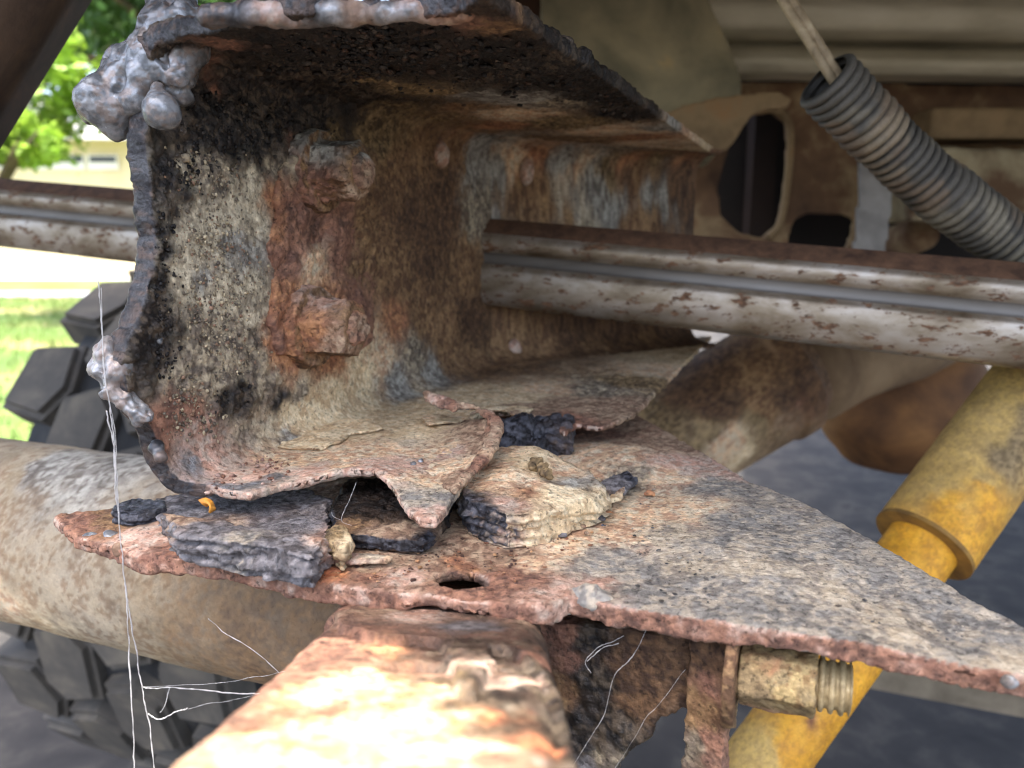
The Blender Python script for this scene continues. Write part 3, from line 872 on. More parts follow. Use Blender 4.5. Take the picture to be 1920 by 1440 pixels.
# little dark chips and pits of scale lifting on the plate
def plate_ok(x, y):
    poly_ = [(px_, py_ - 5) for px_, py_ in gfront] + [(px_ - 6, py_ + 8) for px_, py_ in gback]
    hit, j_ = False, len(poly_) - 1
    for i_ in range(len(poly_)):
        (xi, yi), (xj, yj) = poly_[i_], poly_[j_]
        if (yi > y) != (yj > y) and x < (xj - xi) * (y - yi) / (yj - yi) + xi: hit = not hit
        j_ = i_
    if not hit or (abs(x - 866) < 62 and abs(y - 1086) < 20): return None
    return on_z(x, y, ZP + 0.0001)
grains("scale_chips", [(1300, 1080, 90), (1450, 1110, 90), (1600, 1150, 80), (1760, 1190, 50), (1200, 1020, 60), (1400, 1000, 60)], 320, .0003, .0010, plate_ok, Z, 311, gus, [(60, 59, 60), (84, 82, 80), (150, 144, 132), (176, 164, 144), (100, 90, 80)], 0.35)
grains("rust_grit", [(700, 1060, 60), (820, 1040, 60), (950, 1070, 60), (1050, 1000, 50), (560, 1070, 30), (1120, 900, 40)], 420, .0003, .0010, plate_ok, Z, 313, gus, [(110, 74, 56), (140, 98, 72), (74, 52, 44), (166, 128, 92)], 0.5)
# slag left on the cut edge
def on_edge(x, y): return on_z(x, y, ZP - 0.002)
def bead(px, py, r, sc, key, seed, key2='grey'):
    c = on_edge(px, py)
    V, F = lump_of([(c, px_r(c, r), sc), (c + N * px_r(c, r) * 0.7, px_r(c, r * 0.75), sc), (c - N * px_r(c, r) * 0.6, px_r(c, r * 0.7), sc)], 0.0007)
    V += vnormals(V, F) * (0.0009 * fbm(V, 180.0, 4, seed))[:, None]
    corrode("slag_bead", V, F, [(c + N * 0.003 + Z * 0.005, key, 0.008), (c - N * 0.008 - D * 0.004, key2, 0.006), (c + N * 0.010, key, 0.006)], gus, STEEL_SMOOTH, amp=1.0, seed=seed, warp=0.003)
bead(1105, 1122, 34, (1, 0.8, 0.75), 'blue', 81, 'slag')
bead(165, 1010, 16, (1, 1, 0.9), 'slag', 83)
bead(205, 1010, 16, (1, 1, 0.9), 'slag', 84, 'pink')
bead(250, 1018, 14, (1, 1, 0.9), 'slag', 85, 'cut')
bead(325, 1040, 11, (1, 1, 1), 'cut', 86)
bead(222, 1032, 10, (0.8, 0.8, 1.5), 'plum', 87, 'plum')
bead(1892, 1278, 12, (1, 0.8, 0.9), 'slag', 88)

# ================================================================== PACKED RUST AND FLAKES BETWEEN FLANGE AND PLATE
def strata(V, F, amp, freq, seed, side=0.6):
    Nv = vnormals(V, F)
    sd = 1 - np.abs(Nv[:, 2])
    lay = np.sin(V[:, 2] * freq + 2.2 * fbm(V, 22.0, 2, seed)) + 0.7 * np.sin(V[:, 2] * freq * 2.3 + 3.0 * fbm(V, 34.0, 2, seed + 3))
    li = np.floor(V[:, 2] * freq / 3.0 + 0.8 * fbm(V, 24.0, 2, seed))
    Q = V.copy(); Q[:, 2] = li * 0.37
    step = fbm(Q, 55.0, 3, seed + 12, 0.55)
    chip = np.round(2.5 * fbm(V * np.array([1, 1, 0.5]), 75.0, 2, seed + 14)) / 2.5
    lay = lay * sstep(-0.5, 0.4, fbm(V, 50.0, 2, seed + 15)) * 0.6 + 1.5 * step + 0.8 * chip
    Hn = Nv.copy(); Hn[:, 2] = 0
    return V + Hn * (sstep(0.2, 0.8, sd) * amp * (lay * side + 0.9 * fbm(V * np.array([1, 1, 2.5]), 70.0, 3, seed + 8) + 0.3 * fbm(V, 260.0, 2, seed + 9)))[:, None]

def slab(name, outline, z_top, z_bot, stops, label, cat, seed, vox=0.0009, amp=0.0016, freq=2600.0, warpf=None, group=None, rag=0.0012, parent=None, edge=None):
    """a layered flake: outline in pixels on its top face"""
    poly = [on_z(x, y, z_top)[:2] for x, y in outline]
    V, F = plate(ragged(poly, 0.002, rag, seed, 160.0), [], z_bot, z_top, vox)
    V = strata(V, F, amp, freq, seed)
    if warpf is not None:
        V = warpf(V)
    stp = [(on_z(x, y, z_top), k, px_r(on_z(x, y, z_top), r)) for x, y, k, r in stops]
    o = corrode(name, V, F, stp, parent, SCALE_MAT, amp=1.0, seed=seed, warp=0.004, edge=edge)
    if parent is None:
        tag(o, label, cat, group)
    return o

def wf_left(V):
    # smooth top that rolls down to a crumbling front
    tt = (V - J) @ D
    t0 = st(on_z(460, 960, ZB))[1]; t1 = st(on_z(460, 1010, ZP + 0.005))[1]
    k = sstep(t0, t1 - 0.004, tt) * 0 + np.clip((t0 - tt) / (t0 - t1), 0, 1)
    V = V.copy()
    top = V[:, 2] > ZP + 0.003
    V[:, 2] -= np.where(top, 1, 0.35) * 0.0075 * k ** 1.6
    V[:, 2] += 0.0008 * fbm(V, 120.0, 4, 5)
    return V
slab("rust_scale_slab", [(296, 905), (300, 935), (316, 968), (330, 990), (350, 1000), (430, 1016), (520, 1030), (560, 1042), (585, 1044), (600, 1030), (612, 1000), (616, 950), (612, 905), (560, 880), (460, 880), (380, 880)],
     ZP + 0.0125, ZP + 0.0012,
     [(310, 930, 'scale', 40), (340, 960, 'plum', 40), (400, 960, 'plum', 50), (480, 960, 'scale', 50), (560, 950, 'scale', 40), (605, 960, 'pink', 22), (380, 1000, 'scale', 40), (460, 1012, 'blue', 34), (540, 1025, 'scale', 40), (590, 1010, 'pink', 24), (420, 920, 'scale', 50), (580, 1045, 'scale', 26)],
     "grey layered slab of rust wedged under the left front of the flange", "rust slab", 91, warpf=wf_left, amp=0.0024, freq=1700.0, edge=[(-D, 'scale', 0.5)])
slab("rust_scale_layer", [(622, 955), (625, 1000), (680, 1004), (730, 1008), (790, 1016), (812, 1000), (840, 965), (850, 920), (760, 900), (650, 900)],
     ZP + 0.0062, ZP + 0.0012,
     [(660, 985, 'brown', 30), (720, 993, 'plum', 30), (780, 995, 'plum', 24), (800, 1005, 'black', 24), (700, 950, 'soot', 60), (640, 940, 'soot', 40), (780, 960, 'soot', 40), (830, 950, 'black', 26)],  # near-black stops at the back paint the shade of the deep gap
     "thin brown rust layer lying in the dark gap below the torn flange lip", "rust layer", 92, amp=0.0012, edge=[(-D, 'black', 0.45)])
def wf_rock(V):
    V = V.copy()
    c = on_z(1000, 890, ZP)
    u = (V - c) @ N; v = (V - c) @ D
    V[:, 2] += 0.0022 * fbm(V, 45.0, 4, 6) - 0.04 * np.clip(-v - 0.004, 0, 1) - 0.16 * np.clip(u - 0.012, 0, 1)
    # undercut front
    low = sstep(ZP + 0.013, ZP + 0.001, V[:, 2])
    V += (D * 0.0025)[None, :] * (low * sstep(0.0, -0.012, v))[:, None]
    V[:, 2] = np.maximum(V[:, 2], ZP + 0.0004)
    return V
slab("rust_scale_block", [(850, 880), (862, 905), (880, 920), (910, 930), (950, 945), (1000, 938), (1040, 925), (1080, 912), (1120, 900), (1130, 885), (1100, 862), (1065, 850), (1010, 838), (930, 836), (885, 850)],
     ZP + 0.0190, ZP + 0.0008,
     [(890, 880, 'sand', 30), (930, 865, 'sand', 40), (960, 890, 'sand', 30), (1000, 865, 'dust', 40), (1000, 905, 'orange', 26), (955, 925, 'pink', 24), (1040, 905, 'dust', 40), (1080, 885, 'grey', 30), (1080, 905, 'dust', 34), (1050, 870, 'sand', 30),
      (866, 915, 'black', 24), (900, 938, 'black', 22), (950, 960, 'blue', 22), (1000, 955, 'dust', 26), (1050, 940, 'dust', 26), (1110, 892, 'dust', 24)],
     "rock-like layered block of rust, sandy on top with a black broken front edge", "rust block", 93, warpf=wf_rock, amp=0.0020, freq=1900.0,
     edge=[(-D * 0.8 - N * 0.6, 'black', 0.40), (-D * 0.55 + N * 0.8, 'dust', 0.72)])
# glossy black scale seen in the tear
R_ = random.Random(5)
shards = []
for x, y, d, r in [(965, 815, .425, 36), (1000, 818, .43, 34), (1040, 815, .43, 34), (950, 838, .418, 24), (1048, 836, .425, 24), (992, 842, .418, 24), (1020, 802, .44, 26)]:
    ax = np.array(Matrix.Rotation(R_.uniform(-.6, .6), 3, 'Z') @ Matrix.Rotation(R_.uniform(-.5, .5), 3, 'X') @ Matrix.Rotation(R_.uniform(-.4, .4), 3, 'Y'))
    s_ = px_r(at(x, y, d), r)
    shards.append(box(at(x, y, d), (s_ * R_.uniform(.8, 1.1), s_ * R_.uniform(.6, .9), s_ * R_.uniform(.6, .95)), ax))
V, F = voxel(*join(shards), 0.0007)
V += vnormals(V, F) * (0.0016 * fbm(V, 90.0, 3, 94) + 0.0006 * np.round(2 * fbm(V, 160.0, 2, 96)))[:, None]
V[:, 2] = np.maximum(V[:, 2], ZP + 0.0003)
o = corrode("rust_scale_lump", V, F, [(at(960, 800, .40), 'black', .02), (at(1040, 810, .40), 'black', .012), (at(1064, 815, .41), 'plum', .006)], None, SCALE_MAT, seed=94)
tag(o, "glossy black lump of scale inside the tear behind the rolled flange edge", "rust lump")

def wf_tilt(cx, cy, z0, dx, dy):
    c = on_z(cx, cy, z0)
    def f(V):
        V = V.copy(); V[:, 2] += ((V - c) @ N) * dx + ((V - c) @ D) * dy + 0.0007 * fbm(V, 130.0, 3, int(cx) % 50); return V
    return f
slab("rust_flake", [(974, 842), (978, 832), (990, 822), (1020, 824), (1045, 838), (1052, 850), (1040, 858), (1000, 852)], ZP + 0.0225, ZP + 0.0190,
     [(985, 840, 'sand', 20), (1020, 835, 'plum', 24), (1040, 850, 'plum', 16)], "wedge-shaped brown flake leaning against the black lump", "rust flake", 101, vox=0.0006, amp=0.0008, rag=0.0006, edge=[(-D, 'black', 0.5)], warpf=wf_tilt(1010, 840, ZP, -0.12, 0.1))
V, F = lump_of([(on_z(1008, 868, ZP + .0195), .0026), (on_z(1016, 880, ZP + .0193), .0028), (on_z(1024, 888, ZP + .019), .0018), (on_z(1000, 874, ZP + .019), .0016)], 0.0005)
V += vnormals(V, F) * (0.0011 * fbm(V, 260.0, 3, 102))[:, None]
tag(corrode("rust_crumb", V, F, [(on_z(1010, 875, ZP + .02), 'moss', .02)], None, SCALE_MAT, seed=102), "small dark olive crumb of rust on top of the sandy block", "rust crumb")
slab("rust_flake", [(1092, 925), (1110, 905), (1140, 888), (1175, 880), (1196, 888), (1170, 905), (1130, 925), (1105, 932)], ZP + 0.0072, ZP + 0.0048,
     [(1110, 915, 'sand', 20), (1150, 900, 'scale', 24), (1185, 888, 'black', 16)], "dark grey flake lifted off the plate right of the sandy block", "rust flake", 103, vox=0.0006, amp=0.0008, rag=0.0008, warpf=wf_tilt(1140, 905, ZP, -0.08, 0.1))
slab("rust_flake", [(1072, 958), (1100, 945), (1130, 934), (1170, 915), (1158, 930), (1110, 952)], ZP + 0.0050, ZP + 0.003,
     [(1085, 950, 'sand', 14), (1110, 944, 'orange', 12), (1140, 930, 'dust', 14), (1160, 922, 'plum', 10)], "thin orange flake peeling up beside the sandy block's right tip", "rust flake", 104, vox=0.0006, amp=0.0007, rag=0.0008, warpf=wf_tilt(1130, 945, ZP, -0.05, 0.08))
slab("rust_flake", [(610, 1046), (640, 1037), (690, 1036), (735, 1040), (725, 1047), (660, 1052)], ZP + 0.0034, ZP + 0.0015,
     [(650, 1042, 'pink', 26), (700, 1040, 'pale', 20), (720, 1044, 'sand', 14)], "flat pinkish sliver lying on the plate left of its oval hole", "rust flake", 105, vox=0.0006, amp=0.0005, rag=0.0005)
slab("rust_crumb", [(616, 1010), (622, 985), (640, 980), (655, 996), (662, 1012), (640, 1030), (628, 1022)], ZP + 0.0095, ZP + 0.0012,
     [(630, 1000, 'moss', 20), (650, 1005, 'dust', 16)], "crumbly fibrous tan fragment beside the grey slab's right end", "rust crumb", 106, vox=0.0006, amp=0.0014, rag=0.0014)
slab("rust_crust", [(208, 956), (225, 942), (262, 936), (300, 940), (312, 952), (290, 960), (240, 962)], ZP + 0.0062, ZP + 0.0008,
     [(220, 950, 'black', 30), (280, 948, 'black', 30)], "black bubbled crust on the plate's left tongue", "rust crust", 107, vox=0.0006, amp=0.0016, rag=0.0012)
CRUMB_LABELS = ["mauve-brown crumb just below the right half of the sandy rust block", "grey crumb in the shadow at the sandy block's front edge", "largest grey crumb between the sandy block and the pale plate",
                "sandy little crumb tucked against the block's front edge", "small mauve crumb nearest the plate's bead of slag", "orange crumb below the thin peeling flake", "tiny black crumb below the block's black corner",
                "tiny black crumb lowest right of the sandy block", "sandy speck above the flat pinkish sliver left of the hole", "rightmost orange crumb beside the dark lifted flake"]
for i, (x, y, s, k) in enumerate([(1085, 985, 8, 'plum'), (1050, 1002, 7, 'scale'), (1120, 972, 9, 'scale'), (1062, 990, 6, 'sand'), (1100, 1000, 5, 'plum'), (1140, 960, 7, 'orange'), (1022, 1006, 5, 'black'), (1132, 985, 4, 'black'), (690, 1024, 5, 'sand'), (1215, 925, 7, 'orange')]):
    c = on_z(x, y, ZP + 0.0012)
    V, F = lump_of([(c, px_r(c, s), (1.3, 1, 0.6)), (c + N * px_r(c, s), px_r(c, s * .7), (1, 1, .6))], 0.0005)
    V += vnormals(V, F) * (0.0007 * fbm(V, 300.0, 3, 110 + i))[:, None]
    tag(corrode("rust_crumb", V, F, [(c, k, .02)], None, SCALE_MAT, seed=110 + i), CRUMB_LABELS[i], "rust crumb", "loose crumbs on the gusset plate")

# rolled tongue torn off the flange: a lofted curl, child of the rail
def loft(rows, thick, vox, sub=10):
    rows = [[np.array(p) for p in r] for r in rows]
    def spl(P, k):
        out = []
        n = len(P)
        for i in range(n - 1):
            p0, p1, p2, p3 = P[max(i - 1, 0)], P[i], P[i + 1], P[min(i + 2, n - 1)]
            for j in range(k):
                t = j / k
                out.append(0.5 * ((2 * p1) + (-p0 + p2) * t + (2 * p0 - 5 * p1 + 4 * p2 - p3) * t * t + (-p0 + 3 * p1 - 3 * p2 + p3) * t ** 3))
        out.append(P[-1]); return out
    R = [spl(r, sub) for r in rows]
    cols = [spl([r[i] for r in R], sub) for i in range(len(R[0]))]
    A = np.array(cols)
    du = np.gradient(A, axis=0); dv = np.gradient(A, axis=1)
    nn = np.cross(du, dv); nn /= np.linalg.norm(nn, axis=2, keepdims=True) + 1e-12
    m, n = A.shape[:2]
    top, bot = (A + nn * thick / 2).reshape(-1, 3), (A - nn * thick / 2).reshape(-1, 3)
    V = np.vstack([top, bot]); k = m * n
    F = []
    for i in range(m - 1):
        for j in range(n - 1):
            a, b, c, d = i * n + j, (i + 1) * n + j, (i + 1) * n + j + 1, i * n + j + 1
            F.append((a, b, c, d)); F.append((k + d, k + c, k + b, k + a))
    ring = [i * n for i in range(m)] + [(m - 1) * n + j for j in range(1, n)] + [i * n + n - 1 for i in range(m - 2, -1, -1)] + [j for j in range(n - 2, 0, -1)]
    for i in range(len(ring)):
        a, b = ring[i], ring[(i + 1) % len(ring)]
        F.append((a, b, k + b, k + a))
    return voxel(V, F, vox)

def zz(x, y, h): return on_z(x, y, ZB + h)
rows = [[zz(792, 892, -0.0006), zz(826, 850, -0.0004), zz(852, 818, 0.0002), zz(862, 800, 0.0008), zz(852, 790, 0.0012)],
        [zz(835, 915, 0.0004), zz(870, 872, 0.0014), zz(900, 838, 0.0036), zz(910, 812, 0.0056), zz(896, 796, 0.0064)],
        [zz(852, 922, 0.0012), zz(896, 878, 0.0040), zz(932, 834, 0.0088), zz(938, 798, 0.0120), zz(918, 774, 0.0132)],
        [zz(848, 910, 0.0022), zz(888, 864, 0.0056), zz(918, 812, 0.0112), zz(914, 784, 0.0142), zz(892, 768, 0.0152)]]
V, F = loft(rows, 0.0022, 0.0007)
V += vnormals(V, F) * (0.0007 * fbm(V, 170.0, 4, 121))[:, None]
corrode("rolled_edge", V, F, [(rows[1][i], 'plum', .01) for i in (0, 2, 4)] + [(rows[0][0], 'sand', .008), (rows[0][1], 'pink', .01), (rows[1][1], 'sand', .006), (rows[3][3], 'rust', .006), (rows[2][1], 'rust', .005)], rail, STEEL, seed=121)
rows = [[zz(905, 772, 0.012), zz(880, 768, 0.0128), zz(850, 768, 0.013), zz(825, 762, 0.0138), zz(800, 752, 0.015)],
        [zz(900, 766, 0.0138), zz(876, 760, 0.0146), zz(850, 757, 0.015), zz(826, 750, 0.0165), zz(796, 739, 0.0185)],
        [zz(892, 762, 0.0142), zz(870, 757, 0.0152), zz(848, 752, 0.016), zz(828, 742, 0.018), zz(800, 734, 0.02)]]
V, F = loft(rows, 0.002, 0.0006)
V += vnormals(V, F) * (0.0008 * fbm(V, 240.0, 4, 122))[:, None]
corrode("torn_tongue", V, F, [(rows[1][i], k, .006) for i, k in enumerate(['plum', 'plum', 'rust', 'pink', 'plum'])], rail, STEEL, seed=122, edge=[(-Z, 'black', 0.6)])
# paint skin lifting off the flange, with cracks open below it
def skin(outline, h, key, seed, key2):
    zt_ = ZB + h
    poly = [on_z(x, y, zt_)[:2] for x, y in outline]
    V, F = plate(ragged(poly, 0.0015, 0.0007, seed, 260.0), [], zt_ - 0.0011, zt_, 0.00055)
    c = on_z(*outline[0], zt_)
    V[:, 2] += 0.0007 * fbm(V, 110.0, 3, seed)
    corrode("lifted_skin", V, F, [(on_z(x, y, zt_), key if i % 3 else key2, .012) for i, (x, y) in enumerate(outline)], rail, STEEL, amp=0.5, seed=seed, edge=[(-D, 'brown', 0.5)])
skin([(520, 838), (560, 838), (600, 840), (640, 826), (655, 812), (690, 808), (720, 802), (700, 786), (640, 784), (580, 796), (530, 816)], 0.0019, 'dust', 131, 'dust')
skin([(800, 796), (830, 790), (862, 790), (874, 782), (850, 774), (820, 772), (790, 780)], 0.004, 'dust', 132, 'sand')
skin([(880, 776), (905, 768), (945, 768), (960, 776), (985, 778), (1000, 766), (960, 756), (910, 756)], 0.002, 'dust', 133, 'plum')

LAYERS.update({
    'yellow': ((216, 160, 50), (208, 150, 44), (184, 130, 48), 0.55, 0.0, 0.0002),
    'ydust':  ((198, 166, 98), (188, 158, 98), (166, 138, 86), 0.85, 0.0, 0.0002),
    'mud':    ((150, 130, 96), (126, 108, 80), (92, 78, 58), 0.92, 0.0, 0.0003),
    'axle':   ((138, 124, 101), (152, 140, 118), (120, 98, 75), 0.85, 0.0, 0.0004),
    'galv':   ((150, 132, 96), (172, 150, 104), (122, 92, 58), 0.6, 0.15, 0.0005),
    'hot':    ((212, 196, 164), (200, 170, 120), (176, 126, 88), 0.85, 0.0, 0.0005),  # pale tone that paints sun glare into the beam's lit stretch
})

# ================================================================== SUNLIT BEAM BELOW THE PLATE
BA = ray(936, 885); BA /= np.linalg.norm(BA)
zbeam = ZP - PT - 0.007
TL = on_z(648, 1130, zbeam); TRt = on_z(1000, 1150, zbeam)
BR = TRt - TL; BR -= BA * np.dot(BR, BA); BWID = np.linalg.norm(BR); BR /= BWID
BU = np.cross(BR, BA)
if BU[2] < 0: BU = -BU
def beam_uv(px, py):
    P = on_plane(px, py, TL, BU); return (float(np.dot(P - TL, BR)), float(np.dot(P - TL, BA)))
rr, hh = 0.0065, 0.060
sec = []
for cx, cy, a0 in [(BWID - rr, -rr, 90), (rr, -rr, 180), (rr, -hh + rr, 270), (BWID - rr, -hh + rr, 360)]:
    for k in range(7):
        a = math.radians(a0 - 90 + 90 * k / 6)
        if a0 == 90: a = math.radians(0 + 90 * k / 6)
        if a0 == 180: a = math.radians(90 + 90 * k / 6)
        if a0 == 270: a = math.radians(180 + 90 * k / 6)
        if a0 == 360: a = math.radians(270 + 90 * k / 6)
        sec.append((cx + rr * math.cos(a), cy + rr * math.sin(a)))
V, F = plate(sec, [], -0.185, 0.10, 0.0011)
def inside(px_poly, u, l):
    P = np.array([beam_uv(*p) for p in px_poly])
    res = np.zeros(len(u), bool)
    j = len(P) - 1
    for i in range(len(P)):
        c = ((P[i, 1] > l) != (P[j, 1] > l)) & (u < (P[j, 0] - P[i, 0]) * (l - P[i, 1]) / (P[j, 1] - P[i, 1] + 1e-12) + P[i, 0])
        res ^= c; j = i
    return res
wq = 0.0016 * np.column_stack([fbm(V, 130.0, 4, 141, 0.6), fbm(V, 130.0, 4, 142, 0.6)])
uu, ll = V[:, 0] + wq[:, 0], V[:, 2] + wq[:, 1]
lay = inside([(600, 1080), (1100, 1080), (1300, 1440), (1400, 1700), (1110, 1700), (1064, 1440), (1046, 1350), (1010, 1268), (960, 1234), (925, 1232), (905, 1290), (888, 1314), (868, 1308), (852, 1262), (822, 1214), (705, 1212), (640, 1190)], uu, ll)
topm = sstep(-0.02, -0.004, V[:, 1])
lf = lay * topm
Nv0 = vnormals(V, F)
V = V + Nv0 * (0.0026 * lf)[:, None]
du, dl = beam_uv(782, 1248)
V[:, 1] -= 0.007 * np.exp(-(((V[:, 0] - du) / 0.0050) ** 2 + ((V[:, 2] - dl) / 0.0040) ** 4)) * topm
V[:, 1] += 0.0005 * fbm(V, 45.0, 3, 145) * topm
stp = []
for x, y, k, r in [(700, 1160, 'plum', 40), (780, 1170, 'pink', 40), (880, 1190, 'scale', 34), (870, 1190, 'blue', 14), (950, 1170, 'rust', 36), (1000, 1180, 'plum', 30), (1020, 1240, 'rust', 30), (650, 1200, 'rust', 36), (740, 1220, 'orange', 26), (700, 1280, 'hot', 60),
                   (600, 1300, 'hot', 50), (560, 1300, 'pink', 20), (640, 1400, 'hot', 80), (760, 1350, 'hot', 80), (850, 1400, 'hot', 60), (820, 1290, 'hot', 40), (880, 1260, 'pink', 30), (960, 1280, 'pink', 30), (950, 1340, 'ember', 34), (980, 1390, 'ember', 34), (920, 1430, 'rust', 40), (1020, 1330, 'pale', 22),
                   (1040, 1420, 'blue', 20), (500, 1440, 'hot', 80), (420, 1400, 'blue', 20), (780, 1245, 'orange', 20), (1060, 1300, 'rust', 26), (1080, 1400, 'tar', 40)]:
    u, l = beam_uv(x, y); stp.append((np.array([u, 0.0, l]), k, px_r(on_plane(x, y, TL, BU), r)))
stp += [(np.array([BWID + 0.002, -0.03, z_]), 'tar', 0.03) for z_ in (-0.1, 0.0, 0.08)] + [(np.array([-0.002, -0.03, z_]), 'rust', 0.03) for z_ in (-0.1, 0.0, 0.08)]
Nv = vnormals(V, F)
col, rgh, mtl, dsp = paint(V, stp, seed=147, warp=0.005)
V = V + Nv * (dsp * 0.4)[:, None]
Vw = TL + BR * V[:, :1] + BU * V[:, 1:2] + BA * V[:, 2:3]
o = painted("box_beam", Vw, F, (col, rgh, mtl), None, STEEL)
tag(o, "rounded steel box beam with peeling rust, glaring in sunlight below the plate", "steel beam")
# dark bracket wall beside the beam
def wallplate(name, outline, dep, thick, stops, label, cat, seed, vox=0.0012, nrm=None, mat=None, parent=None, rag=0.0008, edge=None, amp=1.0, holes=()):
    p0 = at(outline[0][0], outline[0][1], dep)
    nrm = -D if nrm is None else np.array(nrm, float)
    a, u, v = basis(nrm)
    def q(x, y): P = on_plane(x, y, p0, nrm); return (float(np.dot(P - p0, v)), float(np.dot(P - p0, u)))
    V, F = plate(ragged([q(*p) for p in outline], vox * 2.5, rag, seed, 120.0), [np.array([q(*p) for p in h]) for h in holes], -thick, 0.0, vox)
    V = p0 + v * V[:, :1] + u * V[:, 1:2] + a * V[:, 2:3]
    stp = [(on_plane(x, y, p0, nrm), k, px_r(on_plane(x, y, p0, nrm), r)) for x, y, k, r in stops]
    o = corrode(name, V, F, stp, parent, mat, amp=amp, seed=seed, edge=edge, warp=0.004)
    if parent is None: tag(o, label, cat)
    return o
wallplate("bracket_wall", [(1000, 1168), (1080, 1170), (1150, 1176), (1215, 1186), (1310, 1196), (1306, 1300), (1290, 1330), (1240, 1350), (1222, 1380), (1195, 1400), (1160, 1440), (1130, 1560), (990, 1560), (1010, 1400)], 0.286, 0.008,
          [(1060, 1190, 'rust', 26), (1080, 1240, 'rust', 24), (1060, 1300, 'brown', 24), (1110, 1200, 'tar', 34), (1110, 1280, 'tar', 40), (1100, 1380, 'tar', 40), (1160, 1240, 'deep', 30), (1200, 1230, 'deep', 30), (1190, 1300, 'deep', 30), (1150, 1360, 'tar', 34), (1090, 1440, 'scale', 30), (1140, 1420, 'pitted', 16)],
          "sooty black bracket wall right of the sunlit beam, strung with cobweb", "bracket", 151)
wallplate("hanger_strap", [(1288, 1196), (1372, 1204), (1366, 1300), (1358, 1400), (1350, 1560), (1268, 1560), (1278, 1400), (1284, 1300)], 0.262, 0.007,
          [(1320, 1240, 'deep', 40), (1310, 1320, 'brown', 40), (1330, 1290, 'rust', 30), (1300, 1400, 'pitted', 26), (1330, 1400, 'rust', 30), (1345, 1340, 'deep', 20)],
          "pitted dark brown steel strap hanging below the plate beside the big nut", "steel strap", 153, nrm=-D * 0.9 - N * 0.3, amp=1.2)
# bolt, nut and washer
nc = at(1458, 1266, 0.254)
bolt = empty("hanger_bolt")
tag(bolt, "large tan corroded nut and bolt end below the gusset plate", "bolt")
u1 = 62 * 0.254 / FPX / np.dot(N, RIGHT)
V, F = hexprism(nc, N, Z * 0.94 + D * 0.35, 0.0118, 0.0118, -u1, u1)
V, F = voxel(V, F, 0.0006)
axr = (V - nc) @ N
V += vnormals(V, F) * (0.0006 * fbm(V, 150.0, 4, 155))[:, None]
corrode("nut", V, F, [(nc + N * 0.004 - D * 0.012, 'galv', .012), (nc - N * 0.008 - D * 0.012 - Z * .004, 'mud', .010), (nc + N * 0.0095 - D * .008, 'mud', .006), (nc - Z * 0.012, 'rust', .007), (nc - D * 0.012 + Z * .006, 'orange', .007)], bolt, STEEL, amp=0.7, seed=155)
pts, rad = [], []
for i in range(64):
    f = i / 63
    pts.append(nc + N * (u1 - 0.002 + f * 0.0125)); rad.append(0.0079 + 0.0008 * (1 if (f * 4.2) % 1 < 0.5 else -1) * (1 - abs(((f * 4.2 * 2) % 1) - 0.5)) - (0.0015 if f > 0.97 else 0))
V, F = tube(pts, rad, 40)
th = np_mesh("thread", V, F)
link("thread", th, bolt, mottled("thread_steel", [(0.3, (120, 104, 74)), (0.6, (176, 158, 120)), (0.75, (196, 184, 156))], 260.0, 0.55, 0.2, 0.4, 0.0005))
V, F = hexprism(nc, N, Z, 0.0185, 0.0185, -u1 - 0.0042, -u1 - 0.0006, 40)
V, F = voxel(V, F, 0.0008)
corrode("washer", V, F, [(nc - N * u1 - D * .016, 'brown', .02), (nc - N * u1 - Z * .016, 'moss', .012)], bolt, STEEL, amp=0.6, seed=157)

# ================================================================== BRIGHT GROOVED BAR
ra, rb = at(0, 398, 0.787), at(1920, 592, 0.504)
dr = (rb - ra)
ra2, rb2 = ra - dr * 0.35, rb + dr * 0.22
half = 0.0332
prof = [(0.5, 1.0), (-0.12, 1.0), (-0.50, 0.66), (-0.57, 0.58), (-0.59, 0.48), (-0.58, 0.34), (-0.55, 0.28), (-0.47, 0.23), (-0.45, 0.18), (-0.45, 0.03), (-0.48, -0.03), (-0.57, -0.08), (-0.60, -0.18),
        (-0.61, -0.42), (-0.60, -0.64), (-0.55, -0.82), (-0.45, -0.94), (-0.30, -1.0), (0.5, -1.0)]
V, F = tube(line(ra2, rb2, 60), half, prof=prof)
bar = empty("grooved_bar")
tag(bar, "bright grooved metal bar with rust spots passing through the rail", "metal bar")
me = np_mesh("bar_body", V, F)
chrome = mottled("worn_chrome", [(0.30, (96, 82, 64)), (0.44, (134, 122, 104)), (0.58, (164, 155, 142)), (0.75, (178, 172, 164))], 40.0, 0.4, 0.6, 0.1, 0.0006, stretch=(0.5, 0.5, 1.1), spots=((100, 74, 54), 0.545, 170.0, 0.85))
groove = mottled("groove_shade", [(0.30, (88, 84, 78)), (0.7, (122, 119, 114))], 30.0, 0.5, 0.5, 0.1, 0.0006, stretch=(0.2, 0.2, 1.2))  # darker tone puts the groove's shading into its colour
topm_ = mottled("dusty_rust_top", [(0.3, (66, 46, 34)), (0.7, (112, 82, 60))], 120.0, 0.9)
me.materials.append(chrome); me.materials.append(topm_); me.materials.append(groove)
o = link("bar_body", me, bar)
mi = np.zeros(len(me.polygons), np.int32)
mi[:] = [1 if (k % 19 in (0, 1)) else (2 if k % 19 in (7, 8, 9) else 0) for k in range(len(me.polygons))]
me.polygons.foreach_set("material_index", mi)
es = o.modifiers.new("edge", 'EDGE_SPLIT'); es.split_angle = math.radians(50)

